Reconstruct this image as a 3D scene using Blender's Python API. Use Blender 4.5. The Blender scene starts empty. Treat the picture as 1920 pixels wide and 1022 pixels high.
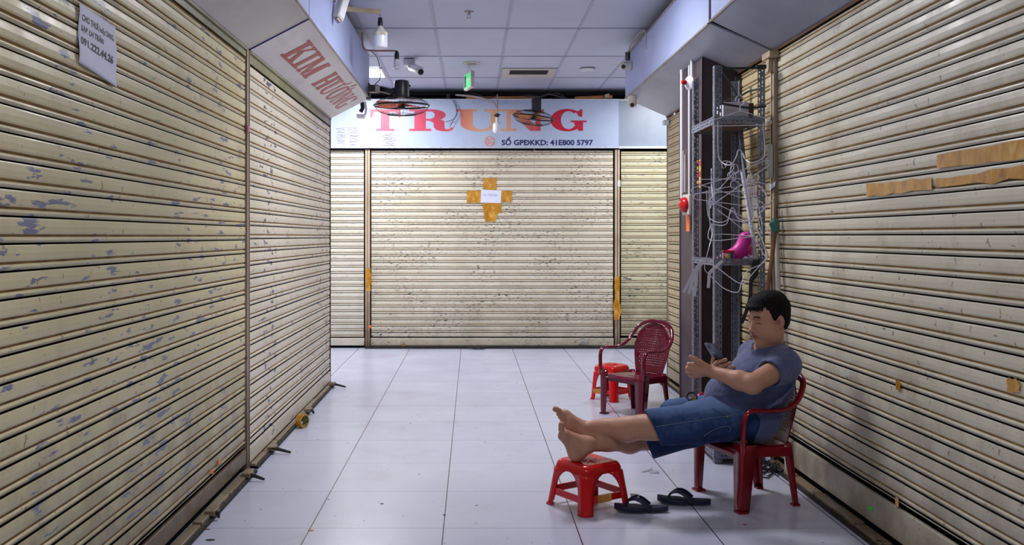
import bpy, bmesh, math, random
import numpy as np
from mathutils import Vector, Matrix
random.seed(7)
SC = bpy.context.scene
COL = SC.collection
PI = math.pi
F = 1740.0; CX = 885.0; CY = 443.0; H = 1.314          # focal length and horizon measured on the photograph

# ------------------------------------------------------------------ camera, world, lights, exposure
cam_d = bpy.data.cameras.new('camera'); cam = bpy.data.objects.new('camera', cam_d); COL.objects.link(cam)
cam.location = (0, 0, H); cam.rotation_euler = (PI/2, 0, 0)
cam_d.sensor_width = 36; cam_d.lens = F/1920*36
cam_d.shift_x = (960-CX)/1920; cam_d.shift_y = -(511-CY)/1920
cam_d.clip_start = .05
SC.camera = cam
SC.view_settings.view_transform = 'Standard'; SC.view_settings.look = 'None'
SC.view_settings.gamma = 1; SC.view_settings.use_curve_mapping = False
SC.view_settings.exposure = 0.03
w = bpy.data.worlds.new('world'); SC.world = w; w.use_nodes = True
w.node_tree.nodes['Background'].inputs[0].default_value = (.7, .75, 1, 1)
w.node_tree.nodes['Background'].inputs[1].default_value = .14

def area(name, loc, sx, sy, power, col=(.97, .965, 1)):
    d = bpy.data.lights.new(name, 'AREA'); d.shape = 'RECTANGLE'; d.size = sx; d.size_y = sy
    d.energy = power; d.color = col
    o = bpy.data.objects.new(name, d); o.location = loc; COL.objects.link(o); return o
CZ = 3.045
area('panel_light_cross_corridor', (-1.2, 9.77, CZ-.03), .56, .56, 66)
area('panel_light_left_corridor', (-3.6, 9.77, CZ-.03), .56, .56, 54)
area('panel_light_right_corridor', (2.4, 9.77, CZ-.03), .56, .56, 58)
area('panel_light_overhead', (0.3, 5.9, CZ-.03), .56, .56, 60)
area('panel_light_near', (0.0, 1.1, CZ-.03), .56, .56, 37)

def P(x, y, Y):
    return Vector(((x-CX)*Y/F, Y, H+(CY-y)*Y/F))

# ------------------------------------------------------------------ object helpers
ROOTM = {}
def tag(o, label=None, cat=None, group=None, kind=None):
    if label: o['label'] = label
    if cat: o['category'] = cat
    if group: o['group'] = group
    if kind: o['kind'] = kind
    return o
def thing(name, label, cat, loc=(0, 0, 0), rz=0, group=None):
    o = bpy.data.objects.new(name, None); COL.objects.link(o)
    o.location = loc; o.rotation_euler = (0, 0, rz); o.empty_display_size = .05
    ROOTM[o.name] = Matrix.Translation(Vector(loc)) @ Matrix.Rotation(rz, 4, 'Z')
    return tag(o, label, cat, group)

class MB:
    def __init__(s): s.v = []; s.f = []; s.mi = []; s.uv = None
    def add(s, vs, fs, mi=0):
        n = len(s.v); s.v += [tuple(v) for v in vs]; s.f += [tuple(i+n for i in f) for f in fs]; s.mi += [mi]*len(fs); return s
    def box(s, x0, x1, y0, y1, z0, z1, mi=0):
        v = [(x, y, z) for z in (z0, z1) for y in (y0, y1) for x in (x0, x1)]
        return s.add(v, [(0, 2, 3, 1), (4, 5, 7, 6), (0, 1, 5, 4), (2, 6, 7, 3), (0, 4, 6, 2), (1, 3, 7, 5)], mi)
    def obox(s, c, ax, ay, az, mi=0):            # centre and three half axes
        c = Vector(c); ax = Vector(ax); ay = Vector(ay); az = Vector(az)
        v = [c+ax*i+ay*j+az*k for k in (-1, 1) for j in (-1, 1) for i in (-1, 1)]
        return s.add(v, [(0, 2, 3, 1), (4, 5, 7, 6), (0, 1, 5, 4), (2, 6, 7, 3), (0, 4, 6, 2), (1, 3, 7, 5)], mi)
    def tube(s, pts, r, n=8, caps=True, mi=0, flat=1.0, upv=None, closed=False):
        pts = [Vector(p) for p in pts]; m = len(pts)
        rs = r if isinstance(r, (list, tuple)) else [r]*m
        base = len(s.v); prev = None
        for i, p in enumerate(pts):
            if closed: t = pts[(i+1) % m]-pts[i-1]
            else: t = (pts[min(i+1, m-1)]-pts[max(i-1, 0)])
            t = t.normalized() if t.length > 1e-9 else Vector((0, 0, 1))
            if upv is not None: a = Vector(upv)
            elif prev is None: a = Vector((0, 0, 1)) if abs(t.z) < .9 else Vector((1, 0, 0))
            else: a = prev
            b = t.cross(a); b.normalize(); a = b.cross(t).normalized(); prev = a
            for k in range(n):
                an = 2*PI*k/n
                s.v.append(tuple(p+(b*math.cos(an)+a*math.sin(an)*flat)*rs[i]))
        seg = m if closed else m-1
        for i in range(seg):
            j = (i+1) % m
            for k in range(n):
                k2 = (k+1) % n
                s.f.append((base+i*n+k, base+i*n+k2, base+j*n+k2, base+j*n+k)); s.mi.append(mi)
        if caps and not closed:
            s.f.append(tuple(base+k for k in range(n))[::-1]); s.mi.append(mi)
            s.f.append(tuple(base+(m-1)*n+k for k in range(n))); s.mi.append(mi)
        return s
    def lathe(s, prof, c=(0, 0, 0), axis=(0, 0, 1), n=28, mi=0, caps=True):   # prof: (radius, height)
        ax = Vector(axis).normalized(); a = Vector((1, 0, 0)) if abs(ax.x) < .8 else Vector((0, 1, 0))
        e1 = ax.cross(a).normalized(); e2 = ax.cross(e1); c = Vector(c); base = len(s.v)
        for r, h in prof:
            for k in range(n):
                an = 2*PI*k/n
                s.v.append(tuple(c+ax*h+(e1*math.cos(an)+e2*math.sin(an))*max(r, 1e-5)))
        for i in range(len(prof)-1):
            for k in range(n):
                k2 = (k+1) % n
                s.f.append((base+i*n+k, base+i*n+k2, base+(i+1)*n+k2, base+(i+1)*n+k)); s.mi.append(mi)
        if caps:
            s.f.append(tuple(base+k for k in range(n))[::-1]); s.mi.append(mi)
            m = len(prof)-1; s.f.append(tuple(base+m*n+k for k in range(n))); s.mi.append(mi)
        return s
    def prism(s, pts, d, mi=0):                   # planar polygon and extrusion vector
        d = Vector(d); n = len(pts); v = [Vector(p) for p in pts]; v += [p+d for p in v[:n]]
        fs = [tuple(range(n))[::-1], tuple(range(n, 2*n))]+[(i, (i+1) % n, n+(i+1) % n, n+i) for i in range(n)]
        return s.add(v, fs, mi)
    def build(s, name, mats, parent=None, smooth=False, world=True, bevel=0, solid=0, subd=0, sharp=40):
        me = bpy.data.meshes.new(name); me.from_pydata([tuple(v) for v in s.v], [], s.f)
        if not isinstance(mats, (list, tuple)): mats = [mats]
        for m in mats: me.materials.append(m)
        me.polygons.foreach_set('material_index', s.mi)
        bm = bmesh.new(); bm.from_mesh(me); bmesh.ops.remove_doubles(bm, verts=bm.verts, dist=1e-6)
        bmesh.ops.recalc_face_normals(bm, faces=bm.faces); bm.to_mesh(me); bm.free()
        o = bpy.data.objects.new(name, me); COL.objects.link(o)
        if smooth or bevel:
            me.polygons.foreach_set('use_smooth', [True]*len(me.polygons))
            me.set_sharp_from_angle(angle=math.radians(sharp))
        if solid:
            md = o.modifiers.new('thick', 'SOLIDIFY'); md.thickness = solid; md.offset = 0
        if bevel:
            md = o.modifiers.new('bevel', 'BEVEL'); md.width = bevel; md.segments = 2; md.limit_method = 'ANGLE'
            md.harden_normals = False
        if subd:
            md = o.modifiers.new('sub', 'SUBSURF'); md.levels = subd; md.render_levels = subd
        if parent is not None:
            o.parent = parent
            if world:
                q = parent; M = Matrix.Identity(4)
                while q is not None:
                    if q.name in ROOTM: M = ROOTM[q.name]; break
                    q = q.parent
                if parent.name in ROOTM: o.matrix_parent_inverse = M.inverted()
        return o
def part(mb, name, mats, parent, **k): return mb.build(name, mats, parent, **k)
def solo(mb, name, mats, label, cat, group=None, **k): return tag(mb.build(name, mats, None, **k), label, cat, group)
def struct(mb, name, mats, **k): return tag(mb.build(name, mats, None, **k), None, None, None, 'structure')
def bez(pts, n=8):                                  # Catmull-Rom through the points
    pts = [Vector(p) for p in pts]; out = []
    for i in range(len(pts)-1):
        p0 = pts[max(i-1, 0)]; p1 = pts[i]; p2 = pts[i+1]; p3 = pts[min(i+2, len(pts)-1)]
        for k in range(n):
            t = k/n
            out.append(.5*((2*p1)+(p2-p0)*t+(2*p0-5*p1+4*p2-p3)*t*t+(3*p1-p0-3*p2+p3)*t**3))
    out.append(pts[-1]); return out

# ------------------------------------------------------------------ materials
def lin(r, g, b):
    f = lambda c: (c/255/12.92 if c/255 <= .04045 else ((c/255+.055)/1.055)**2.4)
    return (f(r), f(g), f(b), 1)
class NT:
    def __init__(s, name):
        s.m = bpy.data.materials.new(name); s.m.use_nodes = True; s.t = s.m.node_tree; s.b = s.t.nodes['Principled BSDF']
    def n(s, typ, **k):
        x = s.t.nodes.new(typ)
        for a, v in k.items(): setattr(x, a, v)
        return x
    def l(s, a, b): s.t.links.new(a, b)
    def pos(s, sc=(1, 1, 1), obj=False):
        if obj: o = s.n('ShaderNodeTexCoord').outputs['Object']
        else: o = s.n('ShaderNodeNewGeometry').outputs['Position']
        m = s.n('ShaderNodeMapping'); m.inputs['Scale'].default_value = sc; s.l(o, m.inputs['Vector']); return m.outputs[0]
    def noise(s, vec, scale=5, detail=3, rough=.5, dist=0):
        x = s.n('ShaderNodeTexNoise'); x.inputs['Scale'].default_value = scale; x.inputs['Detail'].default_value = detail
        x.inputs['Roughness'].default_value = rough; x.inputs['Distortion'].default_value = dist
        s.l(vec, x.inputs['Vector']); return x.outputs['Fac']
    def ramp(s, fac, stops, interp='LINEAR'):
        r = s.n('ShaderNodeValToRGB'); r.color_ramp.interpolation = interp
        e = r.color_ramp.elements
        while len(e) < len(stops): e.new(.5)
        for el, (p, c) in zip(e, stops):
            el.position = p; el.color = c if len(c) == 4 else (*c, 1)
        s.l(fac, r.inputs[0]); return r.outputs[0]
    def thr(s, fac, a, b): return s.ramp(fac, [(a, (0, 0, 0, 1)), (b, (1, 1, 1, 1))])
    def mix(s, f, a, b, typ='MIX'):
        x = s.n('ShaderNodeMix', data_type='RGBA', blend_type=typ)
        if isinstance(f, (int, float)): x.inputs[0].default_value = f
        else: s.l(f, x.inputs[0])
        for i, c in ((6, a), (7, b)):
            if isinstance(c, tuple): x.inputs[i].default_value = c
            else: s.l(c, x.inputs[i])
        return x.outputs[2]
    def math(s, op, a, b=0, c=0):
        x = s.n('ShaderNodeMath', operation=op)
        for i, v in enumerate((a, b, c)):
            if isinstance(v, (int, float)): x.inputs[i].default_value = v
            else: s.l(v, x.inputs[i])
        return x.outputs[0]
    def base(s, c):
        if isinstance(c, tuple): s.b.inputs['Base Color'].default_value = c
        else: s.l(c, s.b.inputs['Base Color'])
    def bump(s, fac, st=.2, dist=.002):
        x = s.n('ShaderNodeBump'); x.inputs['Strength'].default_value = st; x.inputs['Distance'].default_value = dist
        s.l(fac, x.inputs['Height']); s.l(x.outputs[0], s.b.inputs['Normal'])
    def set(s, rough=None, metal=None, spec=None, **k):
        if rough is not None:
            if isinstance(rough, (int, float)): s.b.inputs['Roughness'].default_value = rough
            else: s.l(rough, s.b.inputs['Roughness'])
        if metal is not None: s.b.inputs['Metallic'].default_value = metal
        if spec is not None: s.b.inputs['Specular IOR Level'].default_value = spec
        for a, v in k.items(): s.b.inputs[a.replace('_', ' ')].default_value = v
        return s
def pm(name, c, rough=.5, metal=0, spec=.5, var=.12, vs=12, bump=0, bs=60, **k):
    t = NT(name); c = c if len(c) == 4 else (*c, 1)
    f = t.noise(t.pos(obj=True), vs, 3)
    dk = tuple(x*(1-var) for x in c[:3])+(1,); lt = tuple(min(1, x*(1+var)) for x in c[:3])+(1,)
    t.base(t.ramp(f, [(.3, dk), (.7, lt)])); t.set(rough, metal, spec, **k)
    if bump: t.bump(t.noise(t.pos(obj=True), bs, 3), bump, .002)
    return t.m

def shutter_mat(name, base, tint, peel, peel_amt, scr_amt, stain, seed, grime=1.0, blot=(.16, .18, .27, 1), rough=.36, bands=()):
    t = NT(name); off = seed*3.7
    pz = t.n('ShaderNodeSeparateXYZ'); t.l(t.n('ShaderNodeNewGeometry').outputs['Position'], pz.inputs[0])
    big = t.noise(t.pos((1.2, 1.2, 1.6)), 1.1+off*.01, 3)
    c = t.mix(t.thr(big, .35, .68), base, tint)
    # brown handling stains, patches with a shape of their own
    st = t.math('MULTIPLY', t.thr(t.noise(t.pos((2.1, 2.1, 1.2)), 1.6+off*.013, 5, .65), .5, .74), stain)
    c = t.mix(st, c, lin(150, 122, 88))
    # grime from mopping and hands: breaks up with noise low on the shutter
    z = t.n('ShaderNodeSeparateXYZ'); t.l(t.n('ShaderNodeNewGeometry').outputs['Position'], z.inputs[0])
    low = t.math('MULTIPLY', t.math('SUBTRACT', 1.0, t.math('MULTIPLY', z.outputs[2], 1.25), ), 1.0)
    g = t.math('MULTIPLY', t.thr(t.math('ADD', t.math('MULTIPLY', low, .55), t.math('MULTIPLY', t.noise(t.pos((3, 3, 3)), 2.3, 5, .65), .75)), .42, .98), grime)
    c = t.mix(g, c, lin(92, 74, 50))
    # flaked paint
    a = t.noise(t.pos((3.0, 3.0, 17)), 1.7+seed*.11, 5, .6)
    b = t.noise(t.pos((1, 1, .8)), 2.6+seed*.07, 2)
    fl = t.math('MULTIPLY', t.thr(a, .695-peel_amt*.12, .71-peel_amt*.12), t.thr(b, .47, .5))
    c = t.mix(fl, c, peel)
    for yb, wb in bands:                         # rub marks where goods hung against the door, slat after slat
        m_ = t.math('MULTIPLY', t.math('MULTIPLY', t.math('GREATER_THAN', wb, t.math('ABSOLUTE', t.math('SUBTRACT', pz.outputs[1], yb))), 1.0), t.thr(t.noise(t.pos((4, 5.5, 15)), 1.7+yb*.01, 4, .6), .595, .61))
        c = t.mix(m_, c, lin(78, 80, 108))
    # scratches and specks
    s1 = t.thr(t.noise(t.pos((14, 14, 70)), 1.3+seed*.05, 3, .6), .71-scr_amt*.075, .725-scr_amt*.075)
    s2 = t.thr(t.noise(t.pos((.7, .7, 1.3)), 2.1+seed*.1, 2), .42, .6)
    c = t.mix(t.math('MULTIPLY', s1, s2), c, blot)
    s3 = t.thr(t.noise(t.pos((30, 30, 22)), 1.1, 2), .70, .72)
    c = t.mix(t.math('MULTIPLY', s3, .7), c, lin(110, 82, 58))
    t.base(c); t.set(t.ramp(t.noise(t.pos((2, 2, 2)), 3, 4), [(.3, (rough*.75,)*3), (.7, (rough*1.35,)*3)]), 0, .5)
    t.bump(t.math('ADD', t.noise(t.pos((7, 7, 9)), 1, 3), t.math('MULTIPLY', fl, -.6)), .12, .004)
    return t.m

BLUEGREY = lin(112, 118, 146)
M = {}
M['sh_left_near'] = shutter_mat('cream_paint_left_near', lin(212, 201, 160), lin(196, 188, 148), BLUEGREY, .85, .15, .35, 1, .9)
M['sh_left_far'] = shutter_mat('cream_paint_left_far', lin(220, 211, 192), lin(208, 200, 180), lin(84, 86, 112), .35, .5, .12, 2, .25, bands=((5.80, .19), (7.82, .3)))
M['sh_back_left'] = shutter_mat('cream_paint_back_left', lin(226, 220, 204), lin(216, 211, 192), lin(92, 90, 100), .1, .6, .1, 3, .3)
M['sh_back_mid'] = shutter_mat('cream_paint_back_middle', lin(226, 218, 198), lin(216, 209, 186), lin(72, 70, 76), .2, 1.65, .2, 4, .42, lin(50, 50, 58))
M['sh_back_right'] = shutter_mat('cream_paint_back_right', lin(214, 208, 176), lin(200, 196, 160), lin(92, 102, 104), .35, 1.5, .25, 5, .7, lin(60, 66, 70))
M['sh_right_far'] = shutter_mat('cream_paint_right_far', lin(206, 190, 152), lin(192, 176, 136), lin(100, 90, 84), .1, .5, .6, 6, .8)
M['sh_right_near'] = shutter_mat('cream_paint_right_near', lin(214, 208, 188), lin(205, 199, 176), lin(120, 108, 98), .0, .35, .45, 8, .7)
M['gap'] = pm('black_gap', (.006, .005, .004), .9, spec=.1)
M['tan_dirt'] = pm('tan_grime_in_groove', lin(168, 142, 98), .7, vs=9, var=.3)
M['post'] = shutter_mat('post_paint', lin(206, 186, 160), lin(178, 158, 134), lin(90, 70, 60), .1, .6, .7, 9, .9)
M['bar_left'] = shutter_mat('grimy_bottom_bar', lin(140, 122, 94), lin(112, 96, 72), lin(60, 48, 36), .2, .6, .9, 15, 1.0)
M['sill'] = shutter_mat('sill_paint', lin(168, 156, 128), lin(120, 106, 84), lin(40, 34, 30), .9, .9, .8, 11, .6)
M['sill_dark'] = pm('sill_dark_dirt', (.018, .014, .011), .8, vs=20, var=.5)

def floor_mat():
    t = NT('white_floor_tile')
    p = t.n('ShaderNodeSeparateXYZ'); t.l(t.n('ShaderNodeNewGeometry').outputs['Position'], p.inputs[0])
    def line(v, off, wd):
        f = t.math('FRACT', t.math('DIVIDE', t.math('ADD', v, 60-off), .6))
        d = t.math('MINIMUM', f, t.math('SUBTRACT', 1, f))
        return t.math('LESS_THAN', d, wd/1.2)
    lx = line(p.outputs[0], -.128, .0052); ly = line(p.outputs[1], 4.178, .0036)
    n = t.noise(t.pos((1, 1, 1)), .9, 4, .6)
    c = t.ramp(n, [(.3, lin(188, 192, 214)), (.7, lin(200, 204, 224))])
    # each tile its own faint tone
    ix = t.math('FLOOR', t.math('DIVIDE', t.math('ADD', p.outputs[0], 60.128), .6)); iy = t.math('FLOOR', t.math('DIVIDE', t.math('ADD', p.outputs[1], 60-4.178), .6))
    cb = t.n('ShaderNodeCombineXYZ'); t.l(ix, cb.inputs[0]); t.l(iy, cb.inputs[1])
    wn = t.n('ShaderNodeTexWhiteNoise'); t.l(cb.outputs[0], wn.inputs[0])
    c = t.mix(t.math('MULTIPLY', wn.outputs[0], .09), c, lin(150, 152, 180))
    c = t.mix(t.math('MULTIPLY', t.thr(t.noise(t.pos((1, 1, 1)), 2.4, 6, .7), .52, .8), .4), c, lin(168, 160, 170))
    sp = t.thr(t.noise(t.pos((24, 24, 24)), 1.2, 2), .725, .74)
    c = t.mix(t.math('MULTIPLY', sp, .8), c, lin(80, 66, 66))
    c = t.mix(t.math('MULTIPLY', ly, .75), c, lin(96, 92, 104)); c = t.mix(lx, c, lin(34, 32, 38))
    # dirt swept against the door rails
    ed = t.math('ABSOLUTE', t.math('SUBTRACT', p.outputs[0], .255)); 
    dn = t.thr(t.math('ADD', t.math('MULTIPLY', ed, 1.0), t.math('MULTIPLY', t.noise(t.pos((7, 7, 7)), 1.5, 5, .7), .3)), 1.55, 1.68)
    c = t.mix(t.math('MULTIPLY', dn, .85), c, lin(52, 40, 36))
    t.base(c)
    r = t.ramp(t.noise(t.pos((1, 1, 1)), 2, 1, .5), [(.3, (.19,)*3), (.75, (.26,)*3)])
    t.set(r, 0, .5)
    t.bump(t.math('SUBTRACT', 1, t.math('MAXIMUM', lx, ly)), .25, .002)
    return t.m
M['floor'] = floor_mat()
M['ceil'] = pm('ceiling_tile_vinyl', lin(198, 202, 222), .6, var=.03, vs=3, bump=.06, bs=50)
M['tbar'] = pm('ceiling_grid_metal', lin(176, 178, 200), .5, var=.05)
M['dark'] = pm('dark_void', (.012, .011, .012), .9)
M['wallp'] = pm('painted_block_wall', lin(150, 142, 128), .8, vs=3)
def tin(name, a, b, c2=None, rough=.35):
    t = NT(name)
    c = t.mix(t.thr(t.noise(t.pos((.8, .8, 1.4)), 1.4, 3), .35, .7), a, b)
    c = t.mix(t.math('MULTIPLY', t.thr(t.noise(t.pos((5, 1.4, 3)), 1.3, 5, .7), .54, .8), .35), c, c2 or lin(130, 126, 140))
    t.base(c); t.set(rough, 0, .5); t.bump(t.noise(t.pos((2.5, 1.2, 2.5)), 1, 2), .18, .02)
    return t.m
M['fascia'] = tin('pale_blue_sheet', lin(176, 187, 226), lin(160, 172, 214))
M['soffit'] = tin('grey_aluminium_sheet', lin(206, 204, 198), lin(186, 185, 184), lin(140, 136, 132))
M['soffit_r'] = tin('blue_grey_sheet', lin(178, 184, 204), lin(150, 156, 178), lin(116, 118, 134))
M['sign_left'] = tin('sign_panel_grey_white', lin(222, 220, 226), lin(208, 206, 214), lin(146, 134, 130))
M['sign_back'] = tin('sign_panel_pale_blue', lin(184, 196, 220), lin(172, 186, 214), lin(150, 156, 172))
M['sign_side'] = tin('sign_panel_blue_grey', lin(150, 162, 176), lin(136, 148, 164), lin(120, 130, 142))
M['trim'] = pm('aluminium_trim', lin(150, 140, 136), .45, .3, var=.25, vs=8)
M['trimw'] = pm('white_trim', lin(200, 204, 210), .4, var=.15)
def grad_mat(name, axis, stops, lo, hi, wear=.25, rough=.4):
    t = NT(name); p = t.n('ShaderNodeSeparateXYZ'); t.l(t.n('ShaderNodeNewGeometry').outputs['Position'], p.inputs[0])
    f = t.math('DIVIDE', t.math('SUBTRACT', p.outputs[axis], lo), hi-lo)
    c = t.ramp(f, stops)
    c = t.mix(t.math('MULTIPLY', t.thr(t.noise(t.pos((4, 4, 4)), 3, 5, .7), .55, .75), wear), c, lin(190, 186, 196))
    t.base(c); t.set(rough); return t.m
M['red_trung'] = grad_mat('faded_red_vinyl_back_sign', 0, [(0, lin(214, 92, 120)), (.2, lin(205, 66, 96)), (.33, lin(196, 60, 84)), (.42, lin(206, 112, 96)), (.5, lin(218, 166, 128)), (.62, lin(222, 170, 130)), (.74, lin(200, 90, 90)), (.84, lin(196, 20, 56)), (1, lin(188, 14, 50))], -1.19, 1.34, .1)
M['red_kim'] = grad_mat('faded_red_vinyl_left_sign', 1, [(0, lin(164, 34, 38)), (.5, lin(166, 40, 46)), (.8, lin(180, 84, 90)), (1, lin(190, 120, 124))], 5.6, 8.0, .25)
M['navy'] = pm('navy_vinyl', lin(34, 32, 92), .4)
M['ink'] = pm('black_ink', (.012, .012, .016), .6)
M['paleink'] = pm('pale_blue_ink', lin(150, 158, 210), .6)
M['orange_pale'] = pm('faded_orange_vinyl', lin(214, 150, 130), .5)
M['paper'] = pm('white_paper', lin(222, 225, 244), .7, var=.02)
M['brown_peel'] = pm('brown_glue_residue', lin(160, 140, 140), .7, var=.25)
def tape_mat():
    t = NT('amber_packing_tape')
    n = t.noise(t.pos((14, 14, 9)), 1.4, 4, .6)
    t.base(t.ramp(n, [(.28, lin(158, 104, 20)), (.55, lin(202, 142, 40)), (.72, lin(222, 176, 96))]))
    t.set(.22, 0, .6); t.bump(t.noise(t.pos((30, 30, 22)), 1, 3), .5, .003); return t.m
M['tape'] = tape_mat()
M['black'] = pm('black_plastic', (.012, .012, .014), .35)
M['blackm'] = pm('matte_black', (.015, .014, .016), .7)
M['white'] = pm('white_plastic', lin(222, 222, 228), .35, var=.03)
M['cream'] = pm('cream_plastic', lin(206, 202, 190), .4, var=.06)
M['bulb'] = pm('milky_bulb', lin(226, 230, 240), .25, var=.02, Subsurface_Weight=.3)
M['wood'] = pm('pale_wood', lin(186, 168, 136), .6, var=.25, vs=6)
M['plank'] = pm('orange_brown_plank', lin(180, 120, 62), .6, var=.3, vs=6)
M['purple'] = pm('dark_purple_brown_cladding', lin(62, 48, 58), .45, var=.2, vs=7)
def steel_mat():
    t = NT('grey_slotted_steel')
    c = t.ramp(t.noise(t.pos((6, 6, 6)), 2, 5, .7), [(.3, lin(88, 94, 106)), (.6, lin(126, 132, 146))])
    c = t.mix(t.thr(t.noise(t.pos((9, 9, 9)), 2, 5, .75), .62, .68), c, lin(108, 66, 46))
    t.base(c); t.set(.45, .35); return t.m
M['steel'] = steel_mat()
M['wire'] = pm('white_coated_wire', lin(206, 206, 222), .35, var=.05)
M['board'] = pm('brown_shelf_board', lin(92, 62, 44), .7, var=.2)
def plastic(name, a, b, rough=.16):
    t = NT(name); t.base(t.ramp(t.noise(t.pos(obj=True), 9, 4, .6), [(.3, a), (.7, b)]))
    t.set(t.ramp(t.noise(t.pos(obj=True), 6, 2, .5), [(.35, (rough,)*3), (.75, (rough*1.3,)*3)]), 0, .5); return t.m
M['maroon'] = plastic('maroon_plastic', lin(88, 4, 32), lin(104, 8, 40), .11)
M['maroon2'] = plastic('dark_red_plastic', lin(122, 6, 22), lin(140, 10, 30), .2)
M['red'] = plastic('red_plastic', lin(196, 6, 14), lin(212, 14, 22), .2)
M['pink'] = pm('magenta_vinyl', lin(206, 26, 150), .45, var=.1)
M['redp'] = pm('red_gloss', lin(196, 20, 30), .2)
M['navyrub'] = pm('navy_rubber', lin(22, 26, 58), .55, var=.15)
M['navyrub2'] = pm('navy_rubber_edge', lin(62, 66, 80), .6)
M['orange_b'] = pm('orange_blade', lin(236, 84, 14), .3, var=.06)
M['green_tape'] = pm('teal_string', lin(70, 120, 110), .6, var=.25, vs=60)
M['bamboo'] = pm('brown_bamboo', lin(120, 80, 50), .5, var=.3, vs=10)
M['strap'] = pm('dark_green_strap', lin(16, 32, 26), .6)
M['brass'] = pm('brass', lin(176, 150, 100), .35, .8)
M['chrome'] = pm('worn_steel', lin(170, 170, 176), .3, .8)
M['orange_dot'] = pm('orange_sticker', lin(240, 110, 40), .5)
M['green_dot'] = pm('green_sticker', lin(40, 220, 80), .5)
M['yellow'] = pm('yellow_print', lin(220, 170, 60), .5)
M['clear'] = pm('clear_plastic', lin(200, 205, 215), .12, Transmission_Weight=.6)
def emis(name, c, st):
    t = NT(name); t.base(c); t.b.inputs['Emission Color'].default_value = c; t.b.inputs['Emission Strength'].default_value = st; return t.m
M['panel_glow'] = emis('lit_panel', (.9, .94, 1, 1), 4.0)
M['green_glow'] = emis('green_lit_sign', lin(20, 200, 100), .8)
M['green_dark'] = pm('dark_green_print', lin(4, 60, 40), .5)
# ================================================================== the building
LX = -1.262; RX = 1.768                  # door planes left and right
YL = 8.24; YR = 8.37; YB = 10.94         # where the left and right blocks end, the back wall
b = MB(); b.box(-6, 6, -3.5, YB+.5, -.12, 0); struct(b, 'floor', M['floor'])
b = MB(); b.box(-6, 6, -3.5, 13.2, CZ, CZ+.05); ceil = struct(b, 'ceiling', M['ceil'])
g = MB()
for k in range(-9, 10):
    x = -.308+.6*k
    if abs(x) < 5.9: g.box(x-.0125, x+.0125, -3.4, 13.1, CZ-.006, CZ+.002)
for k in range(-9, 6):
    y = 7.72+1.197*k
    if -3.3 < y < 13: g.box(-5.9, 5.9, y-.0125, y+.0125, CZ-.006, CZ+.002)
struct(g, 'ceiling_grid', M['tbar'])
# blocks of shops: plain masonry behind the doors
b = MB(); b.box(-6, LX-.06, -3.5, YL-.02, 0, 2.93); struct(b, 'wall_left', M['wallp'])
b = MB(); b.box(RX+.06, 6, -3.5, YR-.02, 0, 2.93); struct(b, 'wall_right', M['wallp'])
b = MB(); b.box(-6, 6, YB+.04, YB+.3, 0, 2.88); struct(b, 'wall_back', M['dark'])
b = MB(); b.box(-6, 6, 13.1, 13.3, 0, CZ); b.box(-6, 6, YB+.3, 13.1, 2.2, 2.25); struct(b, 'wall_beyond', M['dark'])
# beam over the back sign
b = MB(); b.box(-6, 6, YB-.02, YB+.12, 2.885, 2.925); struct(b, 'trim_1', M['dark'])

# ------------------------------------------------------------------ roller shutters
def shutter(label, origin, rz, length, z0, z1, pitch, phase, mat, group, bar=.1, lip=.0, header=0, name='roller_shutter', barmat=None, gapb=.03):
    r = thing(name, label, 'shutter', origin, rz, group)
    sec = [(0, 0), (.05, .0012), (.3, .0026), (.52, .0014), (.60, -.001), (.635, -.007), (.685, -.0085), (.715, -.0025), (.76, .002), (.81, .0028), (.86, .0008), (.925, -.003), (.94, -.018), (.985, -.018)]
    # rows from the top down
    m = MB(); rows = []
    ztop = z1-header
    k0 = math.floor((z0-phase)/pitch)-1; k1 = math.ceil((ztop-phase)/pitch)+1
    for k in range(k1, k0, -1):
        zt = phase+k*pitch
        for i, (f, d) in enumerate(sec):
            zz = zt-f*pitch
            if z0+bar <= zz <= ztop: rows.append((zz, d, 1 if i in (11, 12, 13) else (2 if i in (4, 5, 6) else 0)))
    n = len(rows); vs = []
    nseg = max(2, int(length/.35))
    rnd = random.Random(int(abs(origin[1]*100+origin[0]*10)))
    wob = [[rnd.uniform(-.0011, .0011) for _ in range(nseg+1)] for _ in range(3)]
    for j in range(nseg+1):
        x = .012+(length-.024)*j/nseg
        for zz, d, _ in rows:
            vs.append((x, d+wob[int(zz*13) % 3][j], zz))
    fs = []; mi = []
    for j in range(nseg):
        for i in range(n-1):
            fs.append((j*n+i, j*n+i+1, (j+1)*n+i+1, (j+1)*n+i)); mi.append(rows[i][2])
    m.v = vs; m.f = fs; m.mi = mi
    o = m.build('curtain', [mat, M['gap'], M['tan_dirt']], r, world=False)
    b = MB()
    b.box(.004, length-.004, -.012, .006+lip, z0, z0+bar-.012)
    part(b, 'bottom_bar', barmat or mat, r, world=False, bevel=.004)
    b = MB(); b.box(0, length, -.05, -.024, 0.0, z1); part(b, 'backing', M['gap'], r, world=False)
    if header:
        b = MB(); b.box(0, length, -.02, .004, ztop+.004, z1-.012); b.box(0, length, .0, .016, z1-.012, z1); part(b, 'header', M['header'], r, world=False)
    return r
M['header'] = shutter_mat('header_paint', lin(142, 140, 106), lin(112, 112, 84), lin(66, 60, 50), .1, .7, .5, 13, .3)
LPH = 1.290; LP_ = .0757
shutter('beige roller shutter on the left with the printed notice taped on it', (LX, 5.165, 0), -PI/2, 3.1, .05, 2.36, LP_, LPH, M['sh_left_near'], None, .09, header=.05, barmat=M['bar_left'])
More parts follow.
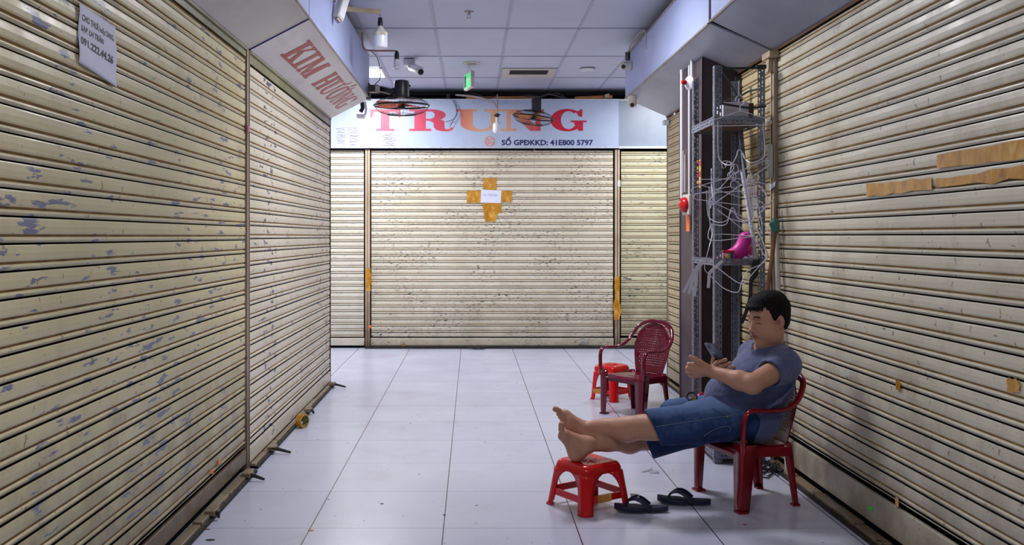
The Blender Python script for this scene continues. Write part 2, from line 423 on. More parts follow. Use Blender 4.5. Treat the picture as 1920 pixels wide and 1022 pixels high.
shutter('paler roller shutter on the left under the slanted red lettered sign panel', (LX, YL-.01, 0), -PI/2, YL-.01-5.235, .03, 2.36, LP_, LPH+.006, M['sh_left_far'], None, .1, header=.07)
shutter('middle roller shutter of the back wall with a cross of brown tape', (1.67, YB-.03, 0), PI, 2.865, .03, 2.325, .0747, .7, M['sh_back_mid'], None, .1)
shutter('narrow strip of roller shutter at the left end of the back wall', (-1.26, YB-.03, 0), PI, 2.9, .03, 2.325, .0747, .72, M['sh_back_left'], None, .1)
shutter('greenish cream roller shutter at the right end of the back wall', (4.4, YB-.03, 0), PI, 2.66, .03, 2.325, .0747, .69, M['sh_back_right'], None, .1)
shutter('yellowish roller shutter on the right behind the rack and column', (RX, 5.43, 0), PI/2, YR-5.44, .05, 2.39, .0785, 1.553, M['sh_right_far'], None, .1)
shutter('large cream roller shutter on the right behind the seated man', (RX, 2.2, 0), PI/2, 3.165, .05, 2.39, .0785, 1.5525, M['sh_right_near'], None, .15)

def post(name, label, x0, x1, y0, y1, z1, mat, groove=None):
    r = thing(name, label, 'post', ((x0+x1)/2, (y0+y1)/2, 0), 0)
    b = MB(); b.box(x0, x1, y0, y1, 0, z1); part(b, 'channel', mat, r, bevel=.003)
    b = MB()
    if groove == 'x':
        xm = (x0+x1)/2; b.box(xm-.003, xm+.003, y0-.003, y0+.001, 0.02, z1)
    else:
        ym = (y0+y1)/2; xx = x1 if groove == 'l' else x0
        b.box(xx-.003, xx+.003, ym-.004, ym+.004, .02, z1)
    part(b, 'seam', M['sill_dark'], r)
    return r
post('shutter_post', 'thin brown-stained post between the two left shutters', LX-.03, LX+.012, 5.172, 5.228, 2.36, M['post'], 'l')
post('shutter_post', 'cream post between the two right shutters behind the rack', RX-.022, RX+.03, 5.37, 5.435, 2.385, M['post'], 'r')
post('shutter_post', 'tape-patched post left of the middle back shutter', -1.252, -1.198, YB-.06, YB+.03, 2.335, M['post'], 'x')
post('shutter_post', 'tape-patched post right of the middle back shutter', 1.678, 1.732, YB-.06, YB+.03, 2.335, M['post'], 'x')
post('shutter_post', 'dark end post where the left shutters stop', LX-.05, LX+.004, YL-.012, YL+.02, 2.38, M['sill_dark'], 'l')
post('shutter_post', 'rusty end post where the right shutters stop', RX-.006, RX+.05, YR-.012, YR+.03, 2.40, M['post'], 'r')
# small cap on the right post
b = MB(); b.box(RX-.06, RX-.0, 5.33, 5.47, 2.345, 2.384); b.box(RX-.05, RX-.02, 5.38, 5.43, 2.27, 2.345); solo(b, 'post_cap', M['post'], 'cream metal cap plate on top of the right shutter post', 'cap', bevel=.004)

# floor rails under the doors
def rail(label, x0, x1, y0, y1, sgn):
    r = thing('floor_rail', label, 'rail', (x0, y0, 0))
    b = MB(); xa, xb = (x0, x1) if sgn > 0 else (x1, x0)
    n = max(2, int((y1-y0)/.55)); rnd = random.Random(int(y0*10)+5)
    y = y0
    while y < y1-.05:
        L = rnd.uniform(.3, .75); ye = min(y+L, y1)
        o = rnd.uniform(-.004, .004)
        b.box(min(x0, x1)+ (0 if sgn > 0 else .014)+o*0, max(x0, x1)-(.014 if sgn > 0 else 0), y, ye-.02, 0, .030+o)
        y = ye
    part(b, 'plate', M['sill'], r, bevel=.004)
    b = MB(); b.box(min(x0, x1), max(x0, x1), y0, y1, 0, .016); part(b, 'base', M['sill_dark'], r)
    return r
rail('dirty cream floor rail under the near left shutter', LX+.008, LX+.068, 2.4, 5.165, 1)
rail('narrow floor rail under the far left shutter beside the tape roll', LX+.008, LX+.055, 5.24, YL-.02, 1)
rail('dirty floor rail under the right shutter behind the seated man', RX-.008, RX-.075, 2.4, 5.36, -1)
rail('floor rail under the far right shutter by the column', RX-.008, RX-.05, 6.75, YR-.02, -1)
b = MB(); b.box(-1.25, 3, YB-.11, YB-.02, 0, .028); solo(b, 'floor_rail', M['sill_dark'], 'black floor rail along the foot of the back shutters', 'rail')

# latches at the left rail
def latch(y, label, L=.12):
    r = thing('floor_latch', label, 'latch', (LX+.07, y, 0), 0, None)
    b = MB(); b.box(LX+.03, LX+.075, y-.045, y+.045, .022, .046); part(b, 'bracket', M['sill'], r, bevel=.003)
    b = MB(); b.tube([(LX+.05, y-.02, .035), (LX+.09, y-.02, .03), (LX+.06+L, y-.03, .012)], [.012, .011, .007], 6); part(b, 'bolt', M['blackm'], r)
latch(8.05, 'dark floor latch at the far end of the left shutters', .11)
latch(6.85, 'dark floor latch on the left rail beyond the tape roll', .04)
latch(6.62, 'dark floor latch on the left rail just behind the tape roll', .04)
latch(5.62, 'black bolt latch sticking out on the tiles by the left post', .11)
latch(5.0, 'flat dark latch on the left rail nearest side of the post', .09)
latch(4.32, 'dirt-caked latch on the left rail nearest the camera', .03)

# ------------------------------------------------------------------ fascias
LO = (-.914, 2.536); RO = (1.385, 2.556); LW = (LX+.012, 2.362); RW = (RX-.01, 2.392); FT = 2.925
def slabpanel(mb, a, c, y0, y1, th=.012):         # sloping soffit panel between two (x,z) lines
    mb.add([(a[0], y0, a[1]), (c[0], y0, c[1]), (c[0], y1, c[1]), (a[0], y1, a[1]), (a[0], y0, a[1]+th), (c[0], y0, c[1]+th), (c[0], y1, c[1]+th), (a[0], y1, a[1]+th)],
           [(0, 1, 2, 3), (7, 6, 5, 4), (0, 4, 5, 1), (1, 5, 6, 2), (2, 6, 7, 3), (3, 7, 4, 0)])
r = thing('fascia_box', 'pale blue sheet metal fascia box over the left shutters', 'fascia', (LO[0], 4, 2.4))
b = MB(); b.box(LO[0]-.012, LO[0], -1, 5.2, LO[1], FT); b.box(LO[0]-.012, LO[0]+.002, 5.203, YL, LO[1], FT); part(b, 'front_sheet', M['fascia'], r)
b = MB(); b.prism([(LO[0], YL, LO[1]), (LO[0], YL, FT), (LX-.05, YL, FT), (LX-.05, YL, 2.36)], (0, .01, 0)); part(b, 'end_sheet', M['fascia'], r)
b = MB(); slabpanel(b, LW, LO, -1, 5.20); part(b, 'soffit_sheet', M['soffit'], r)
b = MB(); b.tube([(LO[0]+.004, -1, LO[1]), (LO[0]+.004, YL, LO[1])], .007, 6); b.tube([(LO[0]-.004, -1, FT), (LO[0]-.004, YL, FT)], .008, 6)
part(b, 'edge_trim', M['trim'], r)
b = MB(); b.tube([(LW[0], 5.205, LW[1]-.002), (LO[0], 5.205, LO[1]-.002)], .005, 6); tag(part(b, 'blue_edge', pm('blue_edge', lin(40, 50, 130), .5), r), 'blue edge strip')
r = thing('fascia_box', 'pale blue sheet metal fascia box over the right shutters', 'fascia', (RO[0], 4, 2.4))
b = MB(); b.box(RO[0], RO[0]+.012, 5.42, YR, RO[1], FT); b.box(RO[0]+.006, RO[0]+.018, -1, 5.4, RO[1]+.01, FT+.02); part(b, 'front_sheet', M['fascia'], r)
b = MB(); b.prism([(RO[0], YR, RO[1]), (RO[0], YR, FT), (RX+.05, YR, FT), (RX+.05, YR, 2.39)], (0, .01, 0)); part(b, 'end_sheet', M['fascia'], r)
b = MB(); slabpanel(b, RW, RO, 5.42, YR); slabpanel(b, (RW[0], RW[1]+.004), (RO[0]+.006, RO[1]+.012), -1, 5.40); part(b, 'soffit_sheet', M['soffit_r'], r)
b = MB(); b.tube([(RO[0]-.004, 5.42, RO[1]), (RO[0]-.004, YR, RO[1])], .0075, 6); b.tube([(RO[0]+.002, -1, RO[1]+.01), (RO[0]+.002, 5.4, RO[1]+.01)], .009, 6); b.tube([(RO[0], 5.42, FT), (RO[0], YR, FT)], .009, 6)
b.tube([(RO[0]-.002, 5.41, RO[1]), (RO[0]-.002, 5.41, FT)], .004, 6); b.tube([(RO[0]-.002, 5.2, RO[1]+.1), (RO[0]-.002, 5.2, FT)], .003, 6)
part(b, 'edge_trim', M['trim'], r)
b = MB(); b.tube([(RW[0]-.005, -1, RW[1]-.004), (RW[0]-.005, YR, RW[1]-.004)], .006, 6); part(b, 'rusty_edge', M['bamboo'], r)
# unseen dark tops added so that light from the ceiling gap does not leak
b = MB(); b.box(-6, LO[0]-.012, -1, YL, FT-.02, FT-.01); b.box(RO[0]+.02, 6, -1, YR, FT-.02, FT-.01); struct(b, 'fascia_light_block', M['dark'])

# ------------------------------------------------------------------ lettering
def arc(cx, cy, rx, ry, a0, a1, n=18): return [(cx+rx*math.cos(math.radians(a0+(a1-a0)*i/n)), cy+ry*math.sin(math.radians(a0+(a1-a0)*i/n))) for i in range(n+1)]
def strip(o, i): return [[o[k], o[k+1], i[k+1], i[k]] for k in range(len(o)-1)]
def R_(x0, y0, x1, y1): return [(x0, y0), (x1, y0), (x1, y1), (x0, y1)]
def glyph(c):
    s = .1
    if c == 'T': return [R_(0, .88, 1, 1), [(0, .62), (.06, .62), (.12, .88), (0, .88)], [(.94, .62), (1, .62), (1, .88), (.88, .88)], R_(.35, s, .63, .9), R_(.2, 0, .8, s)]
    if c == 'R': return [R_(0, 0, .5, s), R_(.12, s, .38, .9), R_(0, .9, .5, 1)]+strip(arc(.5, .735, .33, .265, 90, -90), arc(.48, .735, .1, .17, 90, -90))+[R_(.38, .47, .5, .56)]+\
        [[(.45, .56), (.45, .47), (.55, .38), (.8, .45), (.7, .54)], [(.55, .40), (.56, .15), (.80, .15), (.8, .45)], [(.56, .16), (.62, .04), (.76, -.02), (.84, .05), (.8, .16)], [(.76, -.02), (.9, -.02), (.98, .05), (1, .16), (.94, .16), (.9, .08), (.84, .08)]]
    if c == 'U': return [R_(0, .9, .46, 1), R_(.6, .9, 1, 1), R_(.1, .33, .36, .9), R_(.74, .33, .88, .9)]+strip(arc(.49, .33, .39, .35, 180, 360), arc(.55, .33, .19, .25, 180, 360))
    if c == 'N': return [R_(0, 0, .36, s), R_(.12, s, .22, .9), R_(0, .9, .3, 1), [(.12, 1), (.40, 1), (.92, 0), (.68, 0)], R_(.80, 0, .92, .9), R_(.64, .9, 1, 1)]
    if c == 'G': return strip(arc(.46, .5, .46, .52, 48, 318, 30), arc(.5, .5, .21, .42, 48, 318, 30))+[[(.66, .3), (.66, .4), (.9, .4), (.9, .0), (.78, .0)], R_(.56, .40, 1, .48), [(.70, .9), (.78, .68), (.88, .64), (.88, 1), (.82, 1), (.79, .93)], [(.62, .02), (.8, .12), (.82, .3), (.68, .24)]]
    if c == 'K': return [R_(0, 0, .52, s), R_(.12, s, .40, .9), R_(0, .9, .52, 1), R_(.6, .9, 1, 1), [(.4, .38), (.4, .52), (.74, .9), (.88, .9)], [(.48, .52), (.62, .66), (.96, .1), (.66, .1)], R_(.56, 0, 1.04, s)]
    if c == 'I': return [R_(0, 0, 1, s), R_(.24, s, .76, .9), R_(0, .9, 1, 1)]
    if c == 'M': return [R_(0, 0, .3, s), R_(.08, s, .22, .9), R_(0, .9, .3, 1), R_(.7, .9, 1, 1), R_(.70, s, .94, .9), R_(.62, 0, 1, s), [(.1, 1), (.32, 1), (.54, .1), (.44, 0)], [(.44, 0), (.54, .0), (.80, 1), (.70, 1)]]
    if c == 'H': return [R_(0, 0, .42, s), R_(.58, 0, 1, s), R_(0, .9, .42, 1), R_(.58, .9, 1, 1), R_(.06, s, .36, .9), R_(.64, s, .94, .9), R_(.32, .45, .68, .55)]
    if c == 'V': return glyph('U')+[[(.92, 1.0), (1.0, .95), (1.12, 1.05), (1.12, 1.22), (1.05, 1.22), (1.04, 1.1)]]
    if c == 'O': return strip(arc(.5, .5, .5, .52, 0, 360, 32), arc(.5, .5, .23, .42, 0, 360, 32))+[[(.78, .94), (.88, .88), (1.02, 1.0), (1.04, 1.2), (.95, 1.2), (.92, 1.04)], [(.5, 1.08), (.6, 1.08), (.84, 1.3), (.66, 1.32)]]
def letter(c, T, name, mat, parent, th):          # T maps glyph (x,y) to world, th the thickness vector
    b = MB()
    for i, poly in enumerate(glyph(c)):
        e = Vector(th)*(.012*i); b.prism([T(x, y)+e for x, y in poly], th)
    return part(b, name, mat, parent)
def text_mesh(name, s, T, nrm, mat, parent, bold=.0, keep=False):
    cu = bpy.data.curves.new('tmp', 'FONT'); cu.body = s; cu.size = 1; cu.offset = bold; cu.extrude = 0; cu.resolution_u = 3
    o = bpy.data.objects.new('tmp', cu); COL.objects.link(o)
    dg = bpy.context.evaluated_depsgraph_get(); me = bpy.data.meshes.new_from_object(o.evaluated_get(dg))
    bpy.data.objects.remove(o); xs = [v.co.x for v in me.vertices]; ys = [v.co.y for v in me.vertices]
    x0, x1, y0, y1 = min(xs), max(xs), min(ys), max(ys)
    m = MB(); n = Vector(nrm)
    m.v = [tuple(T((v.co.x-x0)/(x1-x0), (v.co.y-y0)/(y1-y0))+n) for v in me.vertices]
    m.f = [tuple(p.vertices) for p in me.polygons]; m.mi = [0]*len(m.f)
    return part(m, name, mat, parent)

# left sloping sign
a = Vector((LW[0], 0, LW[1])); c_ = Vector((LO[0], 0, LO[1])); sl = c_-a; nl = Vector((sl.z, 0, -sl.x)).normalized()   # faces down to the corridor
r = thing('shop_sign', 'slanted grey white sign panel reading KIM HƯƠNG in faded red', 'sign', (LO[0], 5.21, 2.45))
b = MB(); slabpanel(b, LW, LO, 5.21, YL); part(b, 'panel', M['sign_left'], r)
def TL(y, v): return lambda gx, gy: a+sl*v(gy)+Vector((0, y(gx), 0))+nl*.0015
spans = [('K', 5.60, 5.90), ('I', 5.925, 6.075), ('M', 6.10, 6.45), ('H', 6.68, 6.96), ('V', 6.98, 7.25), ('O', 7.27, 7.51), ('N', 7.53, 7.76), ('G', 7.78, 8.02)]
for ch, y0, y1 in spans:
    fn = (lambda y0, y1: (lambda gx, gy: a+sl*(.27+.53*gy)+Vector((0, y0+(y1-y0)*gx+.0*gy, 0))+nl*.001))(y0, y1)
    letter(ch, fn, 'letter', M['red_kim'], r, nl*.001)
# back sign
ZS0, ZS1 = 2.345, 2.918; YS = YB-.10
r = thing('shop_sign', 'long pale blue sign over the back shutter reading TRUNG in red', 'sign', (-.0, YS, ZS0))
b = MB(); b.box(-2.6, 1.713, YS, YS+.09, ZS0, ZS1); part(b, 'panel', M['sign_back'], r)
b = MB(); b.box(-2.6, 1.713, YS-.004, YS, ZS0, ZS0+.012); b.box(-2.6, 1.713, YS-.004, YS, ZS1-.012, ZS1)
part(b, 'edge_trim', M['trimw'], r)
sy = lambda x: (x-CX)*YS/F; sz = lambda y: H+(CY-y)*YS/F
for ch, x0, x1 in [('T', 694, 751), ('R', 767, 850), ('U', 855, 943), ('N', 940, 1020), ('G', 1032, 1100)]:
    fn = (lambda x0, x1: (lambda gx, gy: Vector((sy(x0+(x1-x0)*gx), YS-.0005, sz(245.5-40.5*gy)))))(x0, x1)
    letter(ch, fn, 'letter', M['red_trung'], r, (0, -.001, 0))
def TB(x0, x1, y0, y1): return lambda gx, gy: Vector((sy(x0+(x1-x0)*gx), YS-.0012, sz(y1-(y1-y0)*gy)))
text_mesh('licence_text', 'SỐ GPDKKD: 41E800 5797', TB(940.5, 1112, 256.5, 272.8), (0, 0, 0), M['navy'], r, .034)
b = MB(); b.box(sy(982.5), sy(988), YS-.0022, YS-.0005, sz(268), sz(266.4)); part(b, 'letter_bar', M['navy'], r)
cx_, cz_, rr = sy(918.5), sz(265), 10*YS/F
b = MB()
for q in strip(arc(cx_, cz_, rr, rr, 0, 360, 32), arc(cx_, cz_, rr*.84, rr*.84, 0, 360, 32)): b.prism([(x, YS-.0005, z) for x, z in q], (0, -.001, 0))
part(b, 'logo_ring', M['orange_pale'], r)
text_mesh('logo_letters', 'BG', TB(911.5, 925.5, 258.5, 271.5), (0, 0, 0), M['orange_pale'], r, .03)
# peeled glue scribbles at the left of the sign
rnd = random.Random(3)
for cxx, cyy, wx, wy, n in ((640, 255, 11, 16, 13), (662, 258, 13, 20, 15), (730, 262, 16, 12, 12)):
    b = MB(); x = cxx; y = cyy; pts = []
    for i in range(n*5):
        x = cxx+wx*math.sin(i*.9)*rnd.uniform(.3, 1); y = cyy-wy+2*wy*(i/(n*5))+rnd.uniform(-2, 2); pts.append(Vector((sy(x), YS-.0012, sz(y))))
    b.tube(pts, .0016, 4); part(b, 'glue_residue', M['brown_peel'], r)
for x in range(640, 1160, 62):
    for y in (192, 276):
        b = MB(); b.lathe([(.004, 0), (.004, .003)], (sy(x), YS-.006, sz(y)), (0, 1, 0), 6); part(b, 'screw', M['blackm'], r)
r = thing('sign_board', 'plain blue grey panel right of the back sign', 'panel', (1.9, YS, ZS0))
b = MB(); b.box(1.716, 5.9, YS+.02, YS+.09, ZS0, ZS1-.005); part(b, 'panel', M['sign_side'], r)
b = MB(); b.box(1.716, 5.9, YS+.012, YS+.02, ZS0-.004, ZS0+.022); b.box(1.716, 5.9, YS+.012, YS+.02, ZS1-.02, ZS1); part(b, 'edge_trim', M['trimw'], r)
b = MB(); b.tube([(-1.1, YS+.185, 2.945), (1.3, YS+.185, 2.95)], .014, 6)
b.box(-.9, -.86, YS+.02, YS+.18, 2.93, 2.98); b.box(-.3, -.26, YS+.02, YS+.18, 2.93, 2.98)
solo(b, 'wiring_rail', M['blackm'], 'dark rail lying along the top edge of the back sign', 'rail')
b = MB(); b.obox((.35, YS+.12, 2.945), (.42, 0, .006), (0, .03, 0), (0, 0, .018)); solo(b, 'wooden_plank', M['plank'], 'long orange brown plank on top of the back sign at the left fan', 'plank')
b = MB(); b.obox((1.43, YS+.1, 2.947), (.22, 0, .008), (0, .03, 0), (0, 0, .018)); solo(b, 'wooden_plank', M['plank'], 'short orange plank on top of the sign right of the far fan', 'plank')
b = MB(); b.obox((1.585, YS+.06, 2.962), (.026, 0, .008), (0, .02, 0), (-.004, 0, .02)); solo(b, 'wooden_block', M['wood'], 'small pale offcut at the right end of the short orange plank', 'offcut')

# ------------------------------------------------------------------ papers and tape
r = thing('paper_notice', 'white printed notice with a phone number on the left shutter', 'notice', (LX+.01, 3.15, 1.85))
n_ = 14; vs = []; fs = []
YA, YZ = LX*F/(149-CX), LX*F/(218-CX)
YA *= .992; YZ *= .992
def PN(gx, gy):                                   # gx 0..1 left to right, gy 0 bottom..1 top
    y = YA+(YZ-YA)*gx
    zt = 2.062-.012*gx; zb = 1.868-.03*gx
    z = zb+(zt-zb)*gy
    return Vector((LX+.0085+.0022*math.sin(gy*9+gx*3)+.003*gx*(1-gy), y, z))
m = MB()
for j in range(n_+1):
    for i in range(n_+1): vs.append(PN(i/n_, j/n_))
for j in range(n_):
    for i in range(n_): fs.append((j*(n_+1)+i, j*(n_+1)+i+1, (j+1)*(n_+1)+i+1, (j+1)*(n_+1)+i))
m.add(vs, fs); part(m, 'sheet', M['paper'], r, smooth=True, solid=.0006)
def TP(x0, x1, y0, y1): return lambda gx, gy: PN(x0+(x1-x0)*gx, y0+(y1-y0)*gy)+Vector((.0014, 0, 0))
text_mesh('text_line', 'CHO THUÊ hoặc SANG', TP(.06, .93, .70, .86), (0, 0, 0), M['ink'], r, .018)
text_mesh('text_line', 'SẠP. LH TRÂN', TP(.06, .62, .535, .675), (0, 0, 0), M['ink'], r, .016)
text_mesh('phone_number', '091.222.44.26', TP(.05, .90, .34, .47), (0, 0, 0), M['ink'], r, .03)

def patch(name, label, cat, pts, nrm, mat, group=None, th=.0012, jag=0, seed=0):   # torn piece lying on a door
    rnd = random.Random(seed); c = []
    for i in range(len(pts)):
        p, q = Vector(pts[i]), Vector(pts[(i+1) % len(pts)])
        k = 7 if jag else 1
        for j in range(k):
            x = p.lerp(q, j/k)
            if jag and j: 
                d = (q-p).cross(Vector(nrm)).normalized(); x = x+d*rnd.uniform(-jag, jag)
            c.append(x)
    b = MB(); b.prism(c, Vector(nrm)*th)
    return solo(b, name, mat, label, cat, group)
YD = YB-.034; N_ = (0, -1, 0)
def bq(x0, y0, x1, y1, Y=YD): return [P(x0, y1, Y), P(x1, y1, Y), P(x1, y0, Y), P(x0, y0, Y)]
patch('packing_tape', 'upright brown tape piece above the small white card', 'tape', bq(906, 334, 931, 356), N_, M['tape'], None, jag=.004, seed=1)
patch('packing_tape', 'brown tape piece left of the small white card', 'tape', bq(875, 358, 902, 380), N_, M['tape'], None, jag=.004, seed=2)
patch('packing_tape', 'short brown tape piece right of the small white card', 'tape', bq(940, 358, 960, 379), N_, M['tape'], None, jag=.008, seed=3)
patch('packing_tape', 'ragged brown tape piece hanging below the small white card', 'tape', [P(910, 416, YD), P(928, 416, YD), P(934, 400, YD), P(940, 398, YD), P(940, 380, YD), P(904, 380, YD), P(907, 396, YD)], N_, M['tape'], None, jag=.006, seed=4)
r = thing('paper_card', 'small white card with pale handwriting in the tape cross', 'card', tuple(P(920, 369, YD-.004)))
b = MB(); b.prism([P(901, 380, YD-.003), P(939, 381, YD-.003), P(940.5, 357.5, YD-.003), P(902, 355.5, YD-.003)], (0, -.001, 0)); part(b, 'sheet', M['paper'], r)
text_mesh('handwriting', 'Cho Thuê Sạp', lambda gx, gy: P(905+27*gx, 369-6*gy-.0*gx, YD-.0048), (0, 0, 0), M['paleink'], r, .0)
YP = YB-.062
patch('packing_tape', 'amber tape strip halfway down the left back post', 'tape', bq(686, 503, 695, 545, YP), N_, M['tape'], None, jag=.006, seed=5)
patch('packing_tape', 'long amber tape strip low on the right back post', 'tape', [P(1151, 600, YP), P(1160, 600, YP), P(1165, 585, YP), P(1161, 560, YP), P(1162, 518, YP), P(1152, 520, YP), P(1153, 560, YP), P(1150, 572, YP)], N_, M['tape'], None, jag=.005, seed=6)
b = MB(); b.prism(bq(1157, 338, 1163, 350, YP), (0, -.001, 0)); solo(b, 'sticker', M['white'], 'small pale sticker high on the right back post', 'sticker')
def rq(x0, t0, b0, x1, t1, b1, off=.007):         # quad on the right door from pixel columns
    X = RX-off; Y0 = X*F/(x0-CX); Y1 = X*F/(x1-CX)
    z = lambda y, Y: H+(CY-y)*Y/F
    return [(X, Y0, z(b0, Y0)), (X, Y1, z(b1, Y1)), (X, Y1, z(t1, Y1)), (X, Y0, z(t0, Y0))]
NR = (-1, 0, 0)
patch('packing_tape', 'uppermost long amber tape strip on the right shutter', 'tape', rq(1757, 291, 316, 1960, 254, 294), NR, M['tape'], None, jag=.003, seed=7)
patch('packing_tape', 'lower left amber tape strip on the right shutter', 'tape', rq(1625, 344, 369, 1747, 333, 356), NR, M['tape'], None, jag=.005, seed=8)
patch('packing_tape', 'half-peeled tape strip under the uppermost one on the right shutter', 'tape', rq(1755, 334, 352, 1960, 305, 333), NR, M['tape'], None, jag=.008, seed=9)
patch('packing_tape', 'tiny orange tape scrap right of the seated man on the shutter', 'tape', rq(1680, 712, 730, 1688, 715, 733), NR, M['tape'], None, jag=.002, seed=10)
patch('packing_tape', 'leaf-shaped amber tape scrap at the right edge of the photo', 'tape', [rq(1888, 712, 735, 1912, 712, 735)[k] for k in range(4)], NR, M['tape'], None, jag=.007, seed=11)
patch('packing_tape', 'tiny tape scrap low on the right shutter near the floor', 'tape', rq(1679, 932, 950, 1685, 934, 952), NR, M['tape'], None, jag=.002, seed=12)
patch('sticker', 'small bright green sticker low on the right shutter', 'sticker', rq(1628, 950, 956, 1637, 951, 957), NR, M['green_dot'], None, jag=.002, seed=13)
patch('paper_scrap', 'torn pale paper scrap stuck on the right shutter post', 'paper', [(RX-.03, 5.42, 1.58), (RX-.045, 5.28, 1.60), (RX-.045, 5.27, 1.625), (RX-.03, 5.42, 1.615)], NR, M['paper'], None, th=.001)
def lq(x0, y0, x1, y1, off=.008):
    X = LX+off; Y0 = X*F/(x0-CX); Y1 = X*F/(x1-CX)
    z = lambda y, Y: H+(CY-y)*Y/F
    return [(X, Y0, z(y1, Y0)), (X, Y1, z(y1, Y1)), (X, Y1, z(y0, Y1)), (X, Y0, z(y0, Y0))]
patch('sticker', 'upper orange dot sticker low on the left shutter', 'sticker', lq(409, 864, 415, 869), (1, 0, 0), M['orange_dot'], None, jag=.001, seed=1)
patch('sticker', 'lower orange dot sticker low on the left shutter', 'sticker', lq(394, 882, 400, 888), (1, 0, 0), M['orange_dot'], None, jag=.001, seed=1)
patch('sticker', 'pinkish sticker remnant on the post between the left shutters', 'sticker', lq(463.5, 236, 468, 248, .016), (1, 0, 0), pm('pink_remnant', lin(170, 80, 120), .6), None, jag=.001, seed=1)
patch('sticker', 'small orange sticker low on the left back post', 'sticker', bq(691, 610, 696, 615, YP), N_, M['orange_dot'], None)

# padlocks on the back shutter
def padlock(x, y, label, tilt):
    r = thing('padlock', label, 'padlock', tuple(P(x, y, YB-.05)))
    c = P(x, y, YB-.062)
    b = MB(); b.obox(c+Vector((.012*tilt, 0, -.03)), (.02, 0, .012*tilt), (0, .012, 0), (-.01*tilt, 0, .022)); part(b, 'body', M['brass'] if tilt else M['chrome'], r, bevel=.004)
    b = MB(); b.tube([c+Vector((.016*math.cos(t), 0, .016*math.sin(t)+.0)) for t in [PI*k/8 for k in range(-2, 11)]], .004, 6); part(b, 'shackle', M['chrome'], r)
    b = MB(); b.lathe([(.028, 0), (.028, .012)], c+Vector((0, .03, .0)), (0, 1, 0), 14); part(b, 'lock_plate', M['blackm'], r)
padlock(754, 642, 'brass padlock hanging at the left foot of the middle back shutter', 1)
padlock(1093, 637, 'steel padlock at the right foot of the middle back shutter', 0)

# ------------------------------------------------------------------ ceiling fittings
r = thing('ceiling_light', 'lit square panel light in the ceiling above the left fan', 'ceiling light', (-1.2, 9.77, CZ))
b = MB(); x0, x1, y0, y1 = -1.496, -.92, 9.47, 10.07
b.box(x0-.0, x1, y0, y0+.02, CZ-.014, CZ-.007); b.box(x0, x1, y1-.02, y1, CZ-.014, CZ-.007); b.box(x0, x0+.02, y0, y1, CZ-.014, CZ-.007); b.box(x1-.02, x1, y0, y1, CZ-.014, CZ-.007); part(b, 'frame', M['white'], r)
b = MB(); b.box(x0+.018, x1-.018, y0+.018, y1-.018, CZ-.012, CZ-.006); part(b, 'diffuser', M['panel_glow'], r)
r = thing('ceiling_vent', 'square white air vent with a dark slot in the ceiling', 'vent', (.6, 9.85, CZ))
x0, x1, y0, y1 = .315, .875, 9.54, 10.1
b = MB()
for (xa, xb, ya, yb) in ((x0, x1, y0, y0+.08), (x0, x1, y1-.22, y1), (x0, x0+.08, y0+.08, y1-.22), (x1-.08, x1, y0+.08, y1-.22)): b.box(xa, xb, ya, yb, CZ-.010, CZ-.004)
part(b, 'frame', M['cream'], r, bevel=.006)
b = MB(); b.box(x0+.08, x1-.08, y0+.08, y1-.22, CZ-.0095, CZ-.005); part(b, 'slot', M['dark'], r)
r = thing('ceiling_speaker', 'round grey grille speaker in the ceiling near the exit sign', 'speaker', (0, 9.28, CZ))
b = MB(); b.lathe([(.085, 0), (.082, -.008), (.06, -.012)], (-.005, 9.25, CZ-.001)); part(b, 'rim', M['cream'], r, smooth=True)
b = MB(); b.lathe([(.072, 0), (.05, -.006), (0.001, -.009)], (-.005, 9.25, CZ-.008), n=24); part(b, 'grille', M['trim'], r, smooth=True)
r = thing('ceiling_sensor', 'shallow white round sensor in the ceiling right of the vent', 'sensor', (1.2, 9.55, CZ))
b = MB(); b.lathe([(.07, 0), (.078, -.012), (.07, -.022), (.03, -.026), (.001, -.027)], (1.19, 9.55, CZ-.001)); part(b, 'housing', M['white'], r, smooth=True)
b = MB(); b.lathe([(.08, 0), (.081, -.003)], (1.19, 9.55, CZ-.008)); part(b, 'seam', M['trim'], r)
r = thing('fire_sprinkler', 'small chrome fire sprinkler in the ceiling at the top centre', 'sprinkler', (-.02, 7.15, CZ))
c = (-.024, 7.15, CZ)
b = MB(); b.lathe([(.036, -.001), (.034, -.008), (.012, -.012)], c, n=20); part(b, 'escutcheon', M['chrome'], r, smooth=True)
b = MB(); b.lathe([(.009, -.01), (.009, -.025)], c, n=10)
for s in (-1, 1): b.tube([(c[0], c[1], CZ-.022), (c[0]+s*.014, c[1], CZ-.03), (c[0]+s*.014, c[1], CZ-.042), (c[0], c[1], CZ-.05)], .0028, 6)
b.lathe([(.018, -.05), (.018, -.053)], c, n=12); part(b, 'frame_arms', M['chrome'], r)
# exit sign
fx = Vector((.07, -.25, 0)).normalized(); fn_ = Vector((-fx.y*-1, 0, 0))
fnn = Vector((-.963, -.27, 0)); ec = Vector((-.028, 9.38, 2.885)); hw, hh, ht = .135, .083, .02
r = thing('exit_sign', 'green lit running man exit sign hanging from the ceiling', 'exit sign', tuple(ec))
b = MB(); b.obox(ec, fx*hw, fnn*ht, Vector((0, 0, hh))); part(b, 'housing', M['cream'], r, bevel=.006)
b = MB(); b.obox(ec+fnn*(ht+.0008), fx*(hw-.02), fnn*.001, Vector((0, 0, hh-.016))); part(b, 'lit_face', M['green_glow'], r)
def ES(x, z): return ec+fx*(x*(hw-.025))+Vector((0, 0, z*(hh-.02)))+fnn*(ht+.0022)
b = MB()
for q in ([(-.95, -.9), (-.35, -.9), (-.35, .9), (-.95, .9)],): b.prism([ES(*p) for p in q], fnn*.0006)
part(b, 'door_pictogram', M['green_dark'], r)
